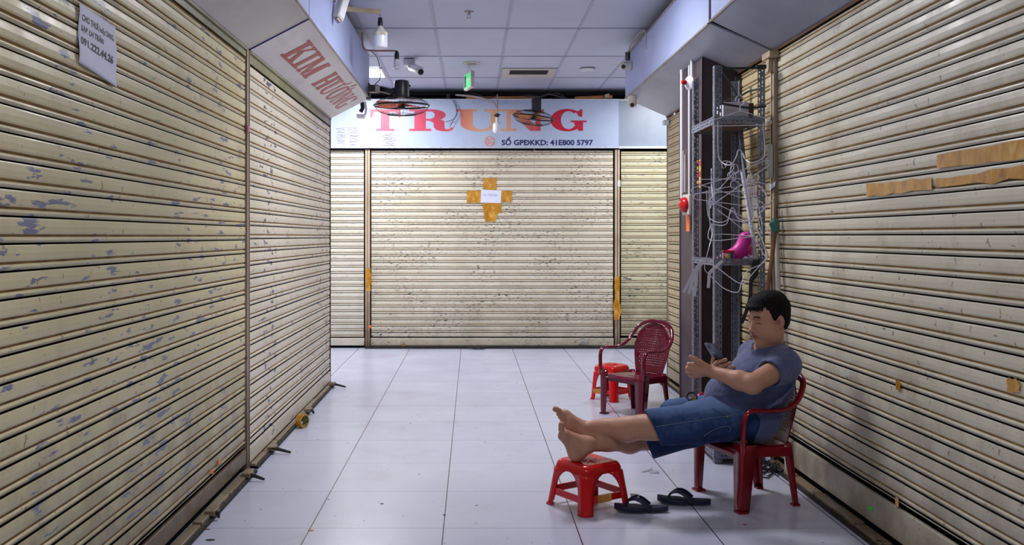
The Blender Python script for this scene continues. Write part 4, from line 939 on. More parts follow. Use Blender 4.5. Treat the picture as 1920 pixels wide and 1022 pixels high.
bent('two long white hanger wires slanting down to the middle shelf', [[(1346, 394), (1380, 420), (1415, 450), (1434, 480), (1438, 478), (1425, 440), (1405, 415), (1360, 390), (1336, 380)]], 5.2)
# zip ribbons
for i, (lab, pts) in enumerate([('white plastic ribbon strip hanging furthest left from the middle shelf', [(1324, 487), (1308, 500), (1294, 524), (1282, 549)]),
        ('white plastic ribbon strip second from the left under the middle shelf', [(1322, 488), (1306, 506), (1298, 530), (1291, 551)]),
        ('white plastic ribbon strip hanging straightest under the middle shelf', [(1320, 489), (1307, 508), (1305, 530), (1302, 556)]),
        ('white plastic ribbon knotted around the left rack post', [(1355, 489), (1342, 501), (1331, 512), (1329, 528), (1328, 540)])]):
    b = MB(); b.tube(bez([P(x, y, 5.22+.01*i) for x, y in pts], 6), .009, 6, flat=.18, upv=(0, 1, 0)); solo(b, 'plastic_ribbon', M['wire'], lab, 'ribbon', 'white ribbons under the middle shelf')
# black strap and curved dark bracket
strap('black strap hanging from the middle shelf down behind the man', [P(1415, 488, 5.3), P(1408, 530, 5.28), P(1406, 560, 5.25), P(1397, 590, 5.25), P(1390, 606, 5.25)], .011, M['blackm'], .15, upv=(0, 1, 0))
r = thing('black_cloth', 'black cloth bundled on the right end of the middle shelf', 'cloth', (1.6, 5.4, 1.15))
b = MB(); b.prism([P(1409, 492, 5.335), P(1424, 485, 5.335), P(1424, 500, 5.335), (P(1419, 520, 5.335)), P(1408, 530, 5.335)], (0, -.006, 0)); part(b, 'cloth', M['blackm'], r)
# middle shelf contents
b = MB()
path = bez([P(1332, 489, 5.5), P(1350, 486, 5.48), P(1370, 480, 5.46), P(1384, 472, 5.46), P(1393, 460, 5.46), P(1397, 446, 5.46), P(1394, 436, 5.46)], 5)
rad = [.005+.026*min(1, i/9)+.012*math.sin(min(1, i/len(path))*PI) for i in range(len(path))]; rad[-1] = .018; rad[-2] = .028; rad[-3] = .034
b.tube(path, rad, 14); b.tube(bez([P(1368, 486, 5.5), P(1384, 484, 5.5), P(1400, 478, 5.5), P(1403, 462, 5.5)], 4), [.02, .026, .03, .034, .036, .038, .038, .036, .034, .03, .026, .022, .014], 12)
solo(b, 'inflatable_toy', M['pink'], 'magenta pink vinyl shape curling up on the middle shelf', 'vinyl shape', smooth=True)
r = thing('plastic_jar', 'clear jar with a red lid and yellow content on the middle shelf', 'jar', tuple(P(1365, 490, 5.38)))
q = P(1364, 488, 5.4)
b = MB(); b.box(q.x-.032, q.x+.032, 5.37, 5.43, q.z, q.z+.045); part(b, 'body', M['clear'], r, bevel=.006)
b = MB(); b.box(q.x-.034, q.x+.034, 5.368, 5.432, q.z+.045, q.z+.058); part(b, 'lid', M['redp'], r, bevel=.003)
b = MB(); b.lathe([(.002, -.014), (.013, -.007), (.014, .004), (.003, .013)], (q.x-.012, 5.362, q.z+.024), (.6, -.2, .7), 10); part(b, 'yellow_content', M['yellow'], r, smooth=True)
b = MB(); b.lathe([(.006, -.02), (.006, .02)], (q.x+.018, 5.364, q.z+.022), (0, 0, 1), 8); part(b, 'blue_content', M['navy'], r)
b = MB()
for x0, y0, x1, y1 in ((1392, 488, 1399, 479), (1402, 489, 1409, 477), (1376, 489, 1388, 487)): b.prism([P(x0, y0, 5.42), P(x1+4, y0, 5.42), P(x1+2, y1+3, 5.40), P(x1-3, y1, 5.44)], (0, .03, .002))
solo(b, 'paper_scraps', M['paper'], 'crumpled white paper scraps on the middle shelf beside the pink shape', 'paper')
# things on the bottom shelf, cables by the wall
r = thing('coiled_cable', 'white cable loop lying on the bottom shelf of the rack', 'cable', (1.45, 5.5, .08))
b = MB(); b.tube([(1.47+.06*math.cos(t), 5.42+.05*math.sin(t), .088+.01*math.sin(3*t)) for t in [2*PI*k/24 for k in range(24)]], .005, 6, closed=True); part(b, 'loop', M['wire'], r)
b = MB(); b.box(1.56, 1.66, 5.4, 5.6, .062, .17); solo(b, 'metal_tin', M['steel'], 'dull metal tin on the bottom shelf at the right', 'tin', bevel=.01)
b = MB(); b.lathe([(.06, 0), (.06, .012), (.045, .014), (.045, .004)], (1.55, 5.39, .10), (.2, -1, .3), 20); solo(b, 'tape_ring', M['trim'], 'dull grey ring leaning on the tin of the bottom shelf', 'ring')
def tangle(label, c, rx, ry, hz, n, mat, seed, rad=.004):
    rnd = random.Random(seed); b = MB()
    pts = [(c[0]+rnd.uniform(-rx, rx), c[1]+rnd.uniform(-ry, ry), rnd.uniform(rad, hz)) for _ in range(n)]
    b.tube(bez(pts, 6), rad, 5); return solo(b, 'cable_tangle', mat, label, 'cables')
tangle('black tangle of cables at the foot of the right shutter post', (1.655, 5.17, 0), .07, .10, .05, 26, M['blackm'], 4)
tangle('black cable coil lying on the floor at the middle back shutter', (.06, YB-.17, 0), .14, .05, .03, 16, M['blackm'], 6, .006)
tangle('dark cable bits at the foot of the right end post', (1.70, 8.2, 0), .05, .05, .03, 8, M['blackm'], 8)
pipe('thin black cable crossing the tiles behind the man chair', [(1.66, 5.12, .008), (1.60, 5.02, .006), (1.52, 5.1, .006)], .004, M['blackm'], 'electric_cable')

# ------------------------------------------------------------------ stools
def make_stool(label, wt, wb, h, cx_, cy_, rz, tape):
    r = thing('plastic_stool', label, 'stool', (cx_, cy_, 0), rz)
    hw = lambda z: wb+(wt-wb)*(z/h)              # half width
    rd = .035; b = MB()
    def ring(s, z, rr_, n=5):
        pts = []
        for k, (sx, sy__) in enumerate(((1, 1), (-1, 1), (-1, -1), (1, -1))):
            for i in range(n+1):
                a_ = PI/2*(k+i/n); pts.append((sx*(s-rr_)+rr_*math.cos(a_), sy__*(s-rr_)+rr_*math.sin(a_), z))
        return pts
    prof = [(hw(h)*.40, h-.004), (hw(h)*.72, h-.001), (hw(h)*.84, h), (hw(h)*.93, h-.004), (hw(h)*.99, h-.014), (hw(h)+.004, h-.03), (hw(h*.86), h*.80), (hw(h*.8)-.004, h*.80), (hw(h)-.006, h-.03), (hw(h)*.88, h-.012), (hw(h)*.4, h-.009)]
    rings = [ring(s, z, min(rd, s*.4)) for s, z in prof]; m_ = len(rings[0]); vs = [p for q in rings for p in q]
    fs = [(i*m_+k, i*m_+(k+1) % m_, (i+1)*m_+(k+1) % m_, (i+1)*m_+k) for i in range(len(prof)-1) for k in range(m_)]
    fs += [tuple(range(m_)), tuple((len(prof)-1)*m_+k for k in range(m_))[::-1]]
    b.add(vs, fs); part(b, 'seat', M['red'], r, world=False, smooth=True, sharp=50)
    b = MB()
    for a_ in [k*PI/4 for k in range(4)]:
        d = Vector((math.cos(a_), math.sin(a_), 0)); b.obox((0, 0, h+.0005), d*.055, Vector((-d.y, d.x, 0))*.003, (0, 0, .0012))
    part(b, 'seat_ribs', M['red'], r, world=False)
    zs = [0, .03, .07, .12, .16, .19, h*.80+.012]
    def inner(z): # distance of leg inner edge from the corner
        t = max(0, (z-h*.42)/(h*.40)); return .05+ .0*z+(hw(z)-.05)*(1-math.sqrt(max(0, 1-min(1, t)**2)))
    for sx, sy__ in ((1, 1), (-1, 1), (-1, -1), (1, -1)):
        b = MB(); n_z = 14; vs = []; fs = []
        zz = [(h*.81)*k/n_z for k in range(n_z+1)]
        for z in zz:
            s = hw(z)+ (.006 if z < .012 else 0); w_ = min(inner(z), s-.001)
            pr = [(sx*(s-w_), sy__*s)]
            for i in range(5):
                a_ = PI/2*i/4; pr.append((sx*(s-rd*.8+rd*.8*math.sin(a_)), sy__*(s-rd*.8+rd*.8*math.cos(a_))))
            pr.append((sx*s, sy__*(s-w_))); vs += [(x, y, z) for x, y in pr]
        q_ = 7
        for i in range(n_z):
            for j in range(q_-1): fs.append((i*q_+j, i*q_+j+1, (i+1)*q_+j+1, (i+1)*q_+j))
        b.add(vs, fs); part(b, 'leg', M['red'], r, world=False, smooth=True, solid=.006, sharp=60)
    for k in range(4):
        a_ = PI/2*k; d = Vector((math.cos(a_), math.sin(a_), 0)); e = Vector((-d.y, d.x, 0)); z0, z1 = .055, .085
        b = MB(); s = hw(.07)-.004; b.obox(d*(s-.002)+Vector((0, 0, .07)), e*(s-.04), d*.004, (0, 0, .016)); o = part(b, 'stretcher', M['red'], r, world=False)
        if k in tape:
            b = MB(); b.obox(d*(s+.0005)+Vector((0, 0, .07))+e*tape[k], e*.042, d*.0075, (0, 0, .0175)); o2 = part(b, 'tape_patch', M['tape'], r, world=False); tag(o2, 'amber tape wrapped round the stretcher')
    return r
sa = math.atan2(-.237, -.048); 
make_stool('red plastic stool carrying the bare feet of the man', .118, .148, .225, .568, 4.53, sa+PI/4, {3: -.03, 0: .0} and {0: -.02})
make_stool('red plastic stool behind the empty maroon armchair', .105, .125, .28, 1.128, 7.49, math.radians(43), {1: .0, 2: -.05})

# ------------------------------------------------------------------ armchairs
def make_chair(label, loc, fwd, mat, top=.67, aw=.205, lean=.12):
    rz = math.atan2(fwd[1], fwd[0]); r = thing('plastic_armchair', label, 'armchair', loc, rz)
    SH = .305; D0, D1 = .15, -.15                 # front, rear
    # seat: dished slab with a rolled front edge
    n, m_ = 12, 12; vs = []; fs = []
    for i in range(n+1):
        x = .165-.33*i/n; hwid = .185-.03*i/n
        for j in range(m_+1):
            y = -hwid+2*hwid*j/m_; u = y/hwid
            z = SH-.012*(1-u*u)*(1-(2*i/n-1)**2)-(.03 if i == 0 else (.008 if i == 1 else 0))-.012*(i/n)-(.018 if abs(u) > .99 else 0)
            xx = x+(.02*(1-u*u) if i < 3 else 0); vs.append((xx, y, z))
    holes = set()
    for i in range(n):
        for j in range(m_): fs.append((i*(m_+1)+j, i*(m_+1)+j+1, (i+1)*(m_+1)+j+1, (i+1)*(m_+1)+j))
    b = MB(); b.add(vs, fs); part(b, 'seat', mat, r, world=False, smooth=True, solid=.005, subd=1, sharp=80)
    b = MB()
    for s in (-1, 1): b.obox((0, s*.168, SH-.035), (.14, s*-.012, 0), (0, .003, 0), (0, 0, .022))
    b.obox((.158, 0, SH-.035), (.003, 0, 0), (0, .165, 0), (0, 0, .02)); b.obox((-.155, 0, SH-.04), (.003, 0, 0), (0, .15, 0), (0, 0, .025)); part(b, 'seat_skirt', mat, r, world=False)
    # rim: arms and back loop as one moulded rail
    AZ = .485
    half = [(.155, aw-.004, SH-.02), (.158, aw, .38), (.150, aw+.002, .455), (.115, aw+.004, AZ+.002), (.04, aw+.006, AZ), (-.06, aw+.004, AZ+.0), (-.135, aw-.004, AZ+.03), (-.185, aw-.02, AZ+.085), (-.215, aw-.055, top-.04), (-.235, .075, top-.004), (-.24, 0, top)]
    full = [Vector((x-(lean-.12)*max(0, (z-.45))/.2, y, z)) for x, y, z in half]+[Vector((x-(lean-.12)*max(0, (z-.45))/.2, -y, z)) for x, y, z in half[-2::-1]]
    b = MB(); b.tube(bez(full, 6), .0165, 10, flat=.62, upv=None); part(b, 'arm_rail', mat, r, world=False, smooth=True)
    # perforated back panel
    b = MB(); nx, nz = 54, 64; vs = []; fs = []
    for j in range(nz+1):
        t = j/nz; z = SH-.01+(top-.012-SH+.01)*t
        wd = .125+.045*math.sin(PI*min(1, t*1.15)*.62) if t < .6 else .158*math.sqrt(max(.0, 1-((t-.6)/.405)**2))+.0
        for i in range(nx+1):
            u = 2*i/nx-1; y = u*wd
            x = -.150-(lean-.03)*t**1.1+.03*u*u*(.4+.6*t)-.012
            vs.append((x, y, z))
    for j in range(nz):
        for i in range(nx):
            u = abs(2*(i+.5)/nx-1); t = j/nz
            hole = u < .74 and .14 < t < .86 and (j % 3 == 1) and ((i+(1 if (j//3) % 2 else 0)) % 3 == 1) and not (abs(u-.37) < .05 and .3 < t < .7)
            if not hole: fs.append((j*(nx+1)+i, j*(nx+1)+i+1, (j+1)*(nx+1)+i+1, (j+1)*(nx+1)+i))
    b.add(vs, fs); part(b, 'backrest', mat, r, world=False, smooth=True, solid=.004, sharp=80)
    # legs: angled section, tapering
    def leg(x0, y0, x1, y1, zt, wt, wb, sx, sy__):
        vs = []; fs = []; K = 8
        for k in range(K+1):
            t = k/K; x = x0+(x1-x0)*t; y = y0+(y1-y0)*t; w_ = wt+(wb-wt)*t; z = zt*(1-t); th = .006
            vs += [(x-sx*w_, y, z), (x-.3*sx*w_*.4, y, z), (x, y-sy__*.012, z), (x, y-sy__*w_, z)]
        for k in range(K):
            for j in range(3): fs.append((k*4+j, k*4+j+1, (k+1)*4+j+1, (k+1)*4+j))
        b = MB(); b.add(vs, fs); b.obox((x1-sx*wb*.4, y1-sy__*wb*.4, .004), (wb*.5, 0, 0), (0, wb*.5, 0), (0, 0, .004)); part(b, 'leg', mat, r, world=False, smooth=True, solid=.007, sharp=50)
    for s in (-1, 1):
        leg(.163, s*aw, .168, s*(aw-.012), SH+.02, .075, .048, 1, s)
        leg(-.155, s*.16, -.185, s*.172, SH, .05, .03, -1, s)
    return r
f1 = Vector((-.77, -.64, 0)).normalized(); fm = Vector((1.078, 6.727, 0)); c = fm-f1*.165
make_chair('empty maroon plastic armchair with a perforated back', (c.x, c.y, 0), f1, M['maroon'], top=.672)
f2 = Vector((-.966, -.26, 0)).normalized(); fm = Vector((1.215, 4.60, 0)); c2_ = fm-f2*.160
make_chair('dark red plastic armchair the man sits in', (c2_.x, c2_.y, 0), f2, M['maroon2'], top=.655, lean=.10, aw=.235)

# ------------------------------------------------------------------ flip-flops
def sandal(label, cx_, cy_, ang, flip, badge):
    r = thing('flip_flop', label, 'sandal', (cx_, cy_, 0), ang, 'pair of navy flip-flops')
    out = []; 
    for k in range(40):
        a_ = 2*PI*k/40; x = .13*math.cos(a_); wd = (.048 if x > 0 else .036)+.004*math.cos(a_)
        y = wd*math.sin(a_)*(1.0)+ (.006*flip*math.cos(a_*1)); y *= 1-.12*math.exp(-((x+.01)/.04)**2); out.append((x, y))
    def slab(z0, z1, sc, nm, mt):
        b = MB(); n = len(out); vs = []; 
        for z in (z0, z1): vs += [(x*sc, y*sc, z+(.014*max(0, (x-.06)/.07)**2)+(.006*max(0, (-x-.08)/.05))) for x, y in out]
        b.add(vs, [tuple(range(n))[::-1], tuple(range(n, 2*n))]+[(k, (k+1) % n, n+(k+1) % n, n+k) for k in range(n)]); part(b, nm, mt, r, world=False, bevel=.003)
    slab(0, .006, 1, 'outsole', M['navyrub2']); slab(.006, .026, .99, 'footbed', M['navyrub'])
    b = MB()
    for s in (-1, 1):
        pts = bez([(.075, .0, .028), (.062, s*.006, .052), (.03, s*.024, .066), (-.005, s*.038, .055), (-.04, s*.041, .024)], 6)
        b.tube(pts, [.006+.010*i/(len(pts)-1) for i in range(len(pts))], 8, flat=.32, upv=(.3, s*.7, 1))
    b.tube([(.075, 0, .02), (.075, 0, .034)], .005, 6); part(b, 'strap', M['navyrub'], r, world=False, smooth=True)
    if badge:
        b = MB(); b.obox((.028, -.032*1, .066), (.020, -.009, -.001), (.001, .001, .009), (.0, -.0015, .0008)); o = part(b, 'badge', M['white'], r, world=False); tag(o, 'white name badge')
        b = MB()
        for k in range(4): b.obox((.028+(-.012+.008*k), -.032-(-.012+.008*k)*.45-.0022, .0672), (.0022, -.001, 0), (0, .0004, .0), (0, -.0002, .004)); 
        part(b, 'badge_letters', M['ink'], r, world=False)
sandal('nearer navy flip-flop with a white badge, toe by the stool leg', .808, 4.43, PI-.10, 1, True)
sandal('farther navy flip-flop, heel towards the man chair leg', 1.04, 4.555, PI-.16, -1, False)

# ------------------------------------------------------------------ tape roll, litter
r = thing('tape_roll', 'roll of amber packing tape lying against the left floor rail', 'tape roll', tuple(P(568, 801, 6.38)))
c = Vector((-1.165, 6.37, .047)); ax = Vector((.85, -.5, 0)).normalized()
b = MB(); b.lathe([(.040, -.024), (.046, -.024), (.046, .024), (.040, .024), (.040, -.024)], c, ax, 36, caps=False); part(b, 'tape_winding', M['tape'], r, smooth=True)
b = MB(); b.lathe([(.037, -.023), (.0395, -.023), (.0395, .023), (.037, .023), (.037, -.023)], c, ax, 36, caps=False); part(b, 'paper_core', pm('green_printed_core', lin(120, 130, 70), .7, vs=50, var=.5), r, smooth=True)
r = thing('plastic_wrapper', 'clear torn plastic wrapper on the tiles right of the near stool', 'wrapper', tuple(P(1220, 884, 5.18)))
b = MB(); b.prism([P(1202, 886, 5.16), P(1218, 880, 5.2), P(1224, 876, 5.22), P(1222, 884, 5.18)], (0, 0, .002)); b.prism([P(1216, 886, 5.17), P(1234, 884, 5.18), P(1236, 888, 5.14), P(1220, 889, 5.14)], (0, 0, .006)); part(b, 'film', M['clear'], r)
def bit(label, x, y, mat, s=.012, seed=0, name='litter'):
    rnd = random.Random(seed); Y = H*F/(y-CY); c = P(x, y, Y); b = MB()
    pts = [c+Vector((s*(1+rnd.random())*math.cos(t), s*(.6+rnd.random()*.6)*math.sin(t), .0)) for t in [2*PI*k/7 for k in range(7)]]
    for p in pts: p.z = .0006
    b.prism(pts, (0, 0, .0015)); solo(b, name, mat, label, 'litter')['kind'] = 'thing'
bit('small tan leaf scrap on the tile line in the left foreground', 583, 995, pm('tan_scrap', lin(190, 150, 96), .7), .011, 1)
bit('tiny brown scrap on the tile by the nearest left floor rail', 388, 993, M['bamboo'], .008, 2)
bit('thin dark scrap on the tiles in the centre foreground', 716, 945, M['blackm'], .007, 3)
bit('dark curled scrap on the tile in the bottom left corner', 396, 1013, M['blackm'], .014, 4)
bit('small dark spot left of the near red stool', 833, 966, M['blackm'], .005, 5)
bit('small red scrap on the tiles in front of the man chair', 1396, 984, M['redp'], .005, 6)
bit('tiny brown scrap on the tiles left of the near chair leg', 1242, 854, M['bamboo'], .006, 7)
# ================================================================== the seated man (implicit surfaces, meshed by surface nets)
class Grid:
    def __init__(s, lo, hi, h):
        s.h = h; s.lo = np.array(lo, float); n = np.ceil((np.array(hi)-s.lo)/h).astype(int)+1; s.n = n
        s.ax = [(s.lo[i]+h*np.arange(n[i])).astype(np.float32) for i in range(3)]
        s.F = np.full(tuple(n), 1.0, np.float32)
    def sl(s, lo, hi, m):
        r = []
        for i in range(3):
            a = int(max(0, math.floor((lo[i]-m-s.lo[i])/s.h))); b = int(min(s.n[i], math.ceil((hi[i]+m-s.lo[i])/s.h)+1)); r.append(slice(a, max(a, b)))
        return tuple(r)
    def xyz(s, sl): return s.ax[0][sl[0]][:, None, None], s.ax[1][sl[1]][None, :, None], s.ax[2][sl[2]][None, None, :]
    def op(s, sl, d, k, mode):
        f = s.F[sl]
        if f.size == 0: return
        if mode == 'u':
            h_ = np.clip(.5+.5*(f-d)/k, 0, 1); s.F[sl] = f*(1-h_)+d*h_-k*h_*(1-h_)
        elif mode == 's':                          # smooth subtraction of d
            e = -d; h_ = np.clip(.5-.5*(f-e)/k, 0, 1); s.F[sl] = f*(1-h_)+e*h_+k*h_*(1-h_)
        elif mode == 'i': s.F[sl] = np.maximum(f, d)
    def cone(s, a, b, r0, r1, k=.012, mode='u', fl=None):
        a = np.array(a, float); b = np.array(b, float); R = max(r0, r1)
        sl = s.sl(np.minimum(a, b)-R, np.maximum(a, b)+R, k+.02); X, Y, Z = s.xyz(sl)
        ab = b-a; L = float(ab@ab)+1e-12
        px, py, pz = X-a[0], Y-a[1], Z-a[2]
        t = np.clip((px*ab[0]+py*ab[1]+pz*ab[2])/L, 0, 1)
        dx, dy, dz = px-t*ab[0], py-t*ab[1], pz-t*ab[2]
        d = np.sqrt(dx*dx+dy*dy+dz*dz)-(r0+(r1-r0)*t)
        s.op(sl, d.astype(np.float32), k, mode)
    def ell(s, c, r, R=None, k=.012, mode='u'):
        c = np.array(c, float); r = np.array(r, float); m = float(r.max())
        R = np.eye(3) if R is None else np.array(R)      # columns are the ellipsoid axes
        ext = np.sqrt((R**2)@(r**2))
        sl = s.sl(c-ext, c+ext, k+.02); X, Y, Z = s.xyz(sl); px, py, pz = X-c[0], Y-c[1], Z-c[2]
        k0 = 0; k1 = 0
        for i in range(3):
            q = px*R[0, i]+py*R[1, i]+pz*R[2, i]; k0 = k0+(q/r[i])**2; k1 = k1+(q/r[i]**2)**2
        k0 = np.sqrt(k0); k1 = np.sqrt(k1)+1e-9
        s.op(sl, (k0*(k0-1)/k1).astype(np.float32), k, mode)
    def plane(s, p, n, lo=None, hi=None, k=None):        # keep the side where (x-p).n < 0
        sl = s.sl(lo, hi, 0) if lo is not None else (slice(None),)*3
        n = np.array(n, float); n /= np.linalg.norm(n); X, Y, Z = s.xyz(sl)
        s.op(sl, ((X-p[0])*n[0]+(Y-p[1])*n[1]+(Z-p[2])*n[2]).astype(np.float32), 0, 'i')
    def mesh(s):
        F = s.F; n = s.n; ins = F < 0
        cs = np.zeros(tuple(n-1), np.int8)
        for i in (0, 1):
            for j in (0, 1):
                for k in (0, 1): cs += ins[i:n[0]-1+i, j:n[1]-1+j, k:n[2]-1+k]
        act = np.argwhere((cs > 0) & (cs < 8)); idx = np.full(tuple(n-1), -1, np.int32); idx[tuple(act.T)] = np.arange(len(act))
        acc = np.zeros((len(act), 3)); cnt = np.zeros(len(act)); C_ = [(0, 0, 0), (1, 0, 0), (0, 1, 0), (1, 1, 0), (0, 0, 1), (1, 0, 1), (0, 1, 1), (1, 1, 1)]
        val = [F[act[:, 0]+c[0], act[:, 1]+c[1], act[:, 2]+c[2]] for c in C_]
        for a in range(8):
            for b in range(a+1, 8):
                da = [abs(C_[a][i]-C_[b][i]) for i in range(3)]
                if sum(da) != 1: continue
                va, vb = val[a], val[b]; m = (va < 0) != (vb < 0); t = np.where(m, va/(va-vb+1e-20), 0)
                for i in range(3): acc[:, i] += np.where(m, C_[a][i]+(C_[b][i]-C_[a][i])*t, 0)
                cnt += m
        V = s.lo+(act+acc/cnt[:, None])*s.h; Q = []
        for axn in range(3):
            u, v = [(1, 2), (2, 0), (0, 1)][axn]
            sA = [slice(1, n[i]-1) for i in range(3)]; sA[axn] = slice(0, n[axn]-1); sB = list(sA); sB[axn] = slice(1, n[axn])
            A = ins[tuple(sA)]; B = ins[tuple(sB)]; w = np.argwhere(A != B)
            if len(w) == 0: continue
            fl = A[tuple(w.T)]; g = w+1; g[:, axn] -= 1
            def cell(du, dv):
                q = g.copy(); q[:, u] -= du; q[:, v] -= dv; return idx[tuple(q.T)]
            q = np.stack([cell(1, 1), cell(0, 1), cell(0, 0), cell(1, 0)], 1); q[~fl] = q[~fl][:, ::-1]; Q.append(q)
        Q = np.concatenate(Q); Q = Q[(Q >= 0).all(1)]
        return V, Q
def np_mesh(name, V, Q, mats, parent, attr=None, smooth_it=0):
    me = bpy.data.meshes.new(name); me.vertices.add(len(V)); me.vertices.foreach_set('co', V.astype(np.float32).ravel())
    me.loops.add(len(Q)*4); me.loops.foreach_set('vertex_index', Q.astype(np.int32).ravel()); me.polygons.add(len(Q))
    me.polygons.foreach_set('loop_start', np.arange(0, len(Q)*4, 4, dtype=np.int32)); me.update(calc_edges=True); me.validate()
    me.polygons.foreach_set('use_smooth', [True]*len(me.polygons))
    if attr is not None:
        a = me.color_attributes.new('Col', 'FLOAT_COLOR', 'POINT'); a.data.foreach_set('color', attr.astype(np.float32).ravel())
    for m in (mats if isinstance(mats, list) else [mats]): me.materials.append(m)
    o = bpy.data.objects.new(name, me); COL.objects.link(o)
    if parent is not None:
        o.parent = parent
        if parent.name in ROOTM: o.matrix_parent_inverse = ROOTM[parent.name].inverted()
    if smooth_it:
        md = o.modifiers.new('smooth', 'SMOOTH'); md.factor = .5; md.iterations = smooth_it
    return o

man = thing('person', 'man in blue T-shirt and denim shorts slumped in the armchair looking at a phone', 'person', (1.38, 4.6, 0))
V3 = lambda *a: np.array(a, float)
nS = V3(1.495, 4.425, .698); fS = V3(1.440, 4.76, .705)           # shoulders, near and far
nE = V3(1.283, 4.26, .635); nW = V3(1.138, 4.40, .671)
fE = V3(1.375, 4.87, .50); fW = V3(1.262, 4.66, .622)
pel = V3(1.335, 4.60, .43); neck = V3(1.452, 4.55, .775)
nH = V3(1.32, 4.525, .425); nK = V3(.872, 4.43, .402); nA = V3(.545, 4.60, .361)
fH = V3(1.30, 4.70, .415); fK = V3(.925, 4.685, .300); fA = V3(.550, 4.505, .296)

# head frame
hc = V3(1.441, 4.507, .903); yaw = math.radians(21); pit = math.radians(11)
fwd = V3(-math.cos(yaw)*math.cos(pit), -math.sin(yaw)*math.cos(pit), -math.sin(pit)); lft = V3(math.sin(yaw), -math.cos(yaw), 0)
lft = V3(.358, -.934, 0); fwd = fwd/np.linalg.norm(fwd); upv_ = np.cross(fwd, lft); lft = np.cross(upv_, fwd)
roll = math.radians(-2); lft, upv_ = lft*math.cos(roll)+upv_*math.sin(roll), upv_*math.cos(roll)-lft*math.sin(roll)
HR = np.stack([fwd, lft, upv_], 1)
def hp(f, l, u): return hc+fwd*f+lft*l+upv_*u
G = Grid((.38, 4.12, .18), (1.62, 4.98, 1.06), .003)
def he(f, l, u, rf, rl, ru, k=.012, mode='u', R=HR): G.ell(hp(f, l, u), (rf, rl, ru), R, k, mode)
def rot_l(R, a):                                    # tilt the head frame about its left axis
    c, s = math.cos(a), math.sin(a); f, l, u = R[:, 0], R[:, 1], R[:, 2]; return np.stack([f*c+u*s, l, u*c-f*s], 1)
# torso (under the clothes), neck
G.ell(pel, (.12, .15, .10), k=.03); G.cone(pel, V3(1.42, 4.58, .62), .12, .12, .03)
G.cone(nS+V3(-.01, .03, -.01), fS+V3(0, -.03, -.01), .055, .055, .03)
G.cone(neck+V3(.01, .01, -.03), hp(-.022, 0, -.03), .062, .054, .03)
G.cone(neck+V3(-.02, -.01, -.03), hp(.02, 0, -.07), .052, .044, .03)
G.cone(neck+V3(.0, -.02, -.03), nS, .055, .05, .04); G.cone(neck+V3(0, .03, -.03), fS, .055, .05, .04)
# skull and face
he(-.018, 0, .048, .094, .075, .080, .02); he(.032, 0, .036, .058, .064, .060, .03)
he(.038, 0, -.022, .054, .061, .070, .03); he(.036, 0, -.072, .046, .050, .036, .03); he(.070, 0, -.096, .017, .020, .015, .025)
for s in (-1, 1):
    he(.050, s*.038, -.032, .033, .031, .037, .025); he(.010, s*.054, -.058, .040, .022, .038, .03)
    G.cone(hp(.087, s*.010, .036), hp(.076, s*.046, .039), .0085, .0075, .014)
    he(.104, s*.031, .019, .017, .018, .012, .012, 's')
    he(.0765, s*.0315, .018, .013, .0155, .0115, .006)
    G.cone(hp(.0895, s*.019, .0125), hp(.083, s*.043, .0135), .0035, .0035, .004)       # lower edge of the lowered lid
    he(.098, s*.0125, -.030, .0095, .0085, .008, .006)
G.cone(hp(.086, 0, .020), hp(.106, 0, -.018), .0075, .0095, .010); he(.108, 0, -.024, .0125, .0115, .0095, .008)
for s in (-1, 1): he(.106, s*.0075, -.034, .005, .0032, .004, .003, 's')
he(.083, 0, -.051, .017, .028, .018, .015)
he(.0965, 0, -.0465, .0085, .021, .0055, .004); he(.0955, 0, -.0585, .0085, .0185, .0065, .004)
G.cone(hp(.105, -.017, -.0525), hp(.105, .017, -.0525), .0022, .0022, .003, 's')
he(.093, 0, -.073, .007, .016, .004, .008, 's')
# ears
for s in (-1, 1):
    RE = np.stack([fwd*.88-lft*s*.47, lft*s*.88+fwd*.47, upv_], 1)
    G.ell(hp(-.006, s*.077, .004), (.0205, .0085, .033), RE, .005)
    G.ell(hp(.004, s*.087, .008), (.0125, .0085, .022), RE, .003, 's'); G.cone(hp(-.004, s*.082, .018), hp(.0, s*.082, -.008), .0035, .003, .004)
    G.ell(hp(.004, s*.075, -.022), (.009, .006, .010), RE, .006)
# arms
G.cone(nS, nE, .056, .043, .02); G.cone(nE, nE+(nW-nE)*.3, .042, .044, .02); G.cone(nE+(nW-nE)*.3, nW, .043, .0265, .02); G.ell(nE+V3(.012, 0, -.004), (.036, .036, .036), k=.02)
G.cone(fS, fE, .056, .043, .02); G.cone(fE, fW, .043, .027, .02)
# near (left) hand: loosely closed, thumb out, back of the hand to the camera
def chain(pts, rs, k=.006):
    for i in range(len(pts)-1): G.cone(pts[i], pts[i+1], rs[i], rs[i+1], k)
G.cone(nW, V3(1.095, 4.405, .682), .026, .026, .015); G.ell(V3(1.083, 4.41, .682), (.033, .018, .036), k=.015)
mcp = [V3(1.060, 4.400, .706), V3(1.053, 4.398, .688), V3(1.055, 4.402, .669), V3(1.063, 4.408, .651)]
G.cone(V3(1.10, 4.405, .690), mcp[0], .018, .0125, .012); G.cone(V3(1.10, 4.405, .684), mcp[1], .018, .0125, .012); G.cone(V3(1.10, 4.41, .676), mcp[2], .018, .012, .012); G.cone(V3(1.105, 4.41, .668), mcp[3], .017, .0115, .012)
for i, m in enumerate(mcp):
    r_ = (.0102, .0104, .0100, .0088)[i]; z = m[2]
    p1 = m+V3(-.026+.004*(i == 3), .012, -.002); p2 = p1+V3(.004, .030, -.002); p3 = p2+V3(.026, .012, .0)
    chain([m, p1, p2, p3], [r_+.0012, r_, r_*.95, r_*.85], .005)
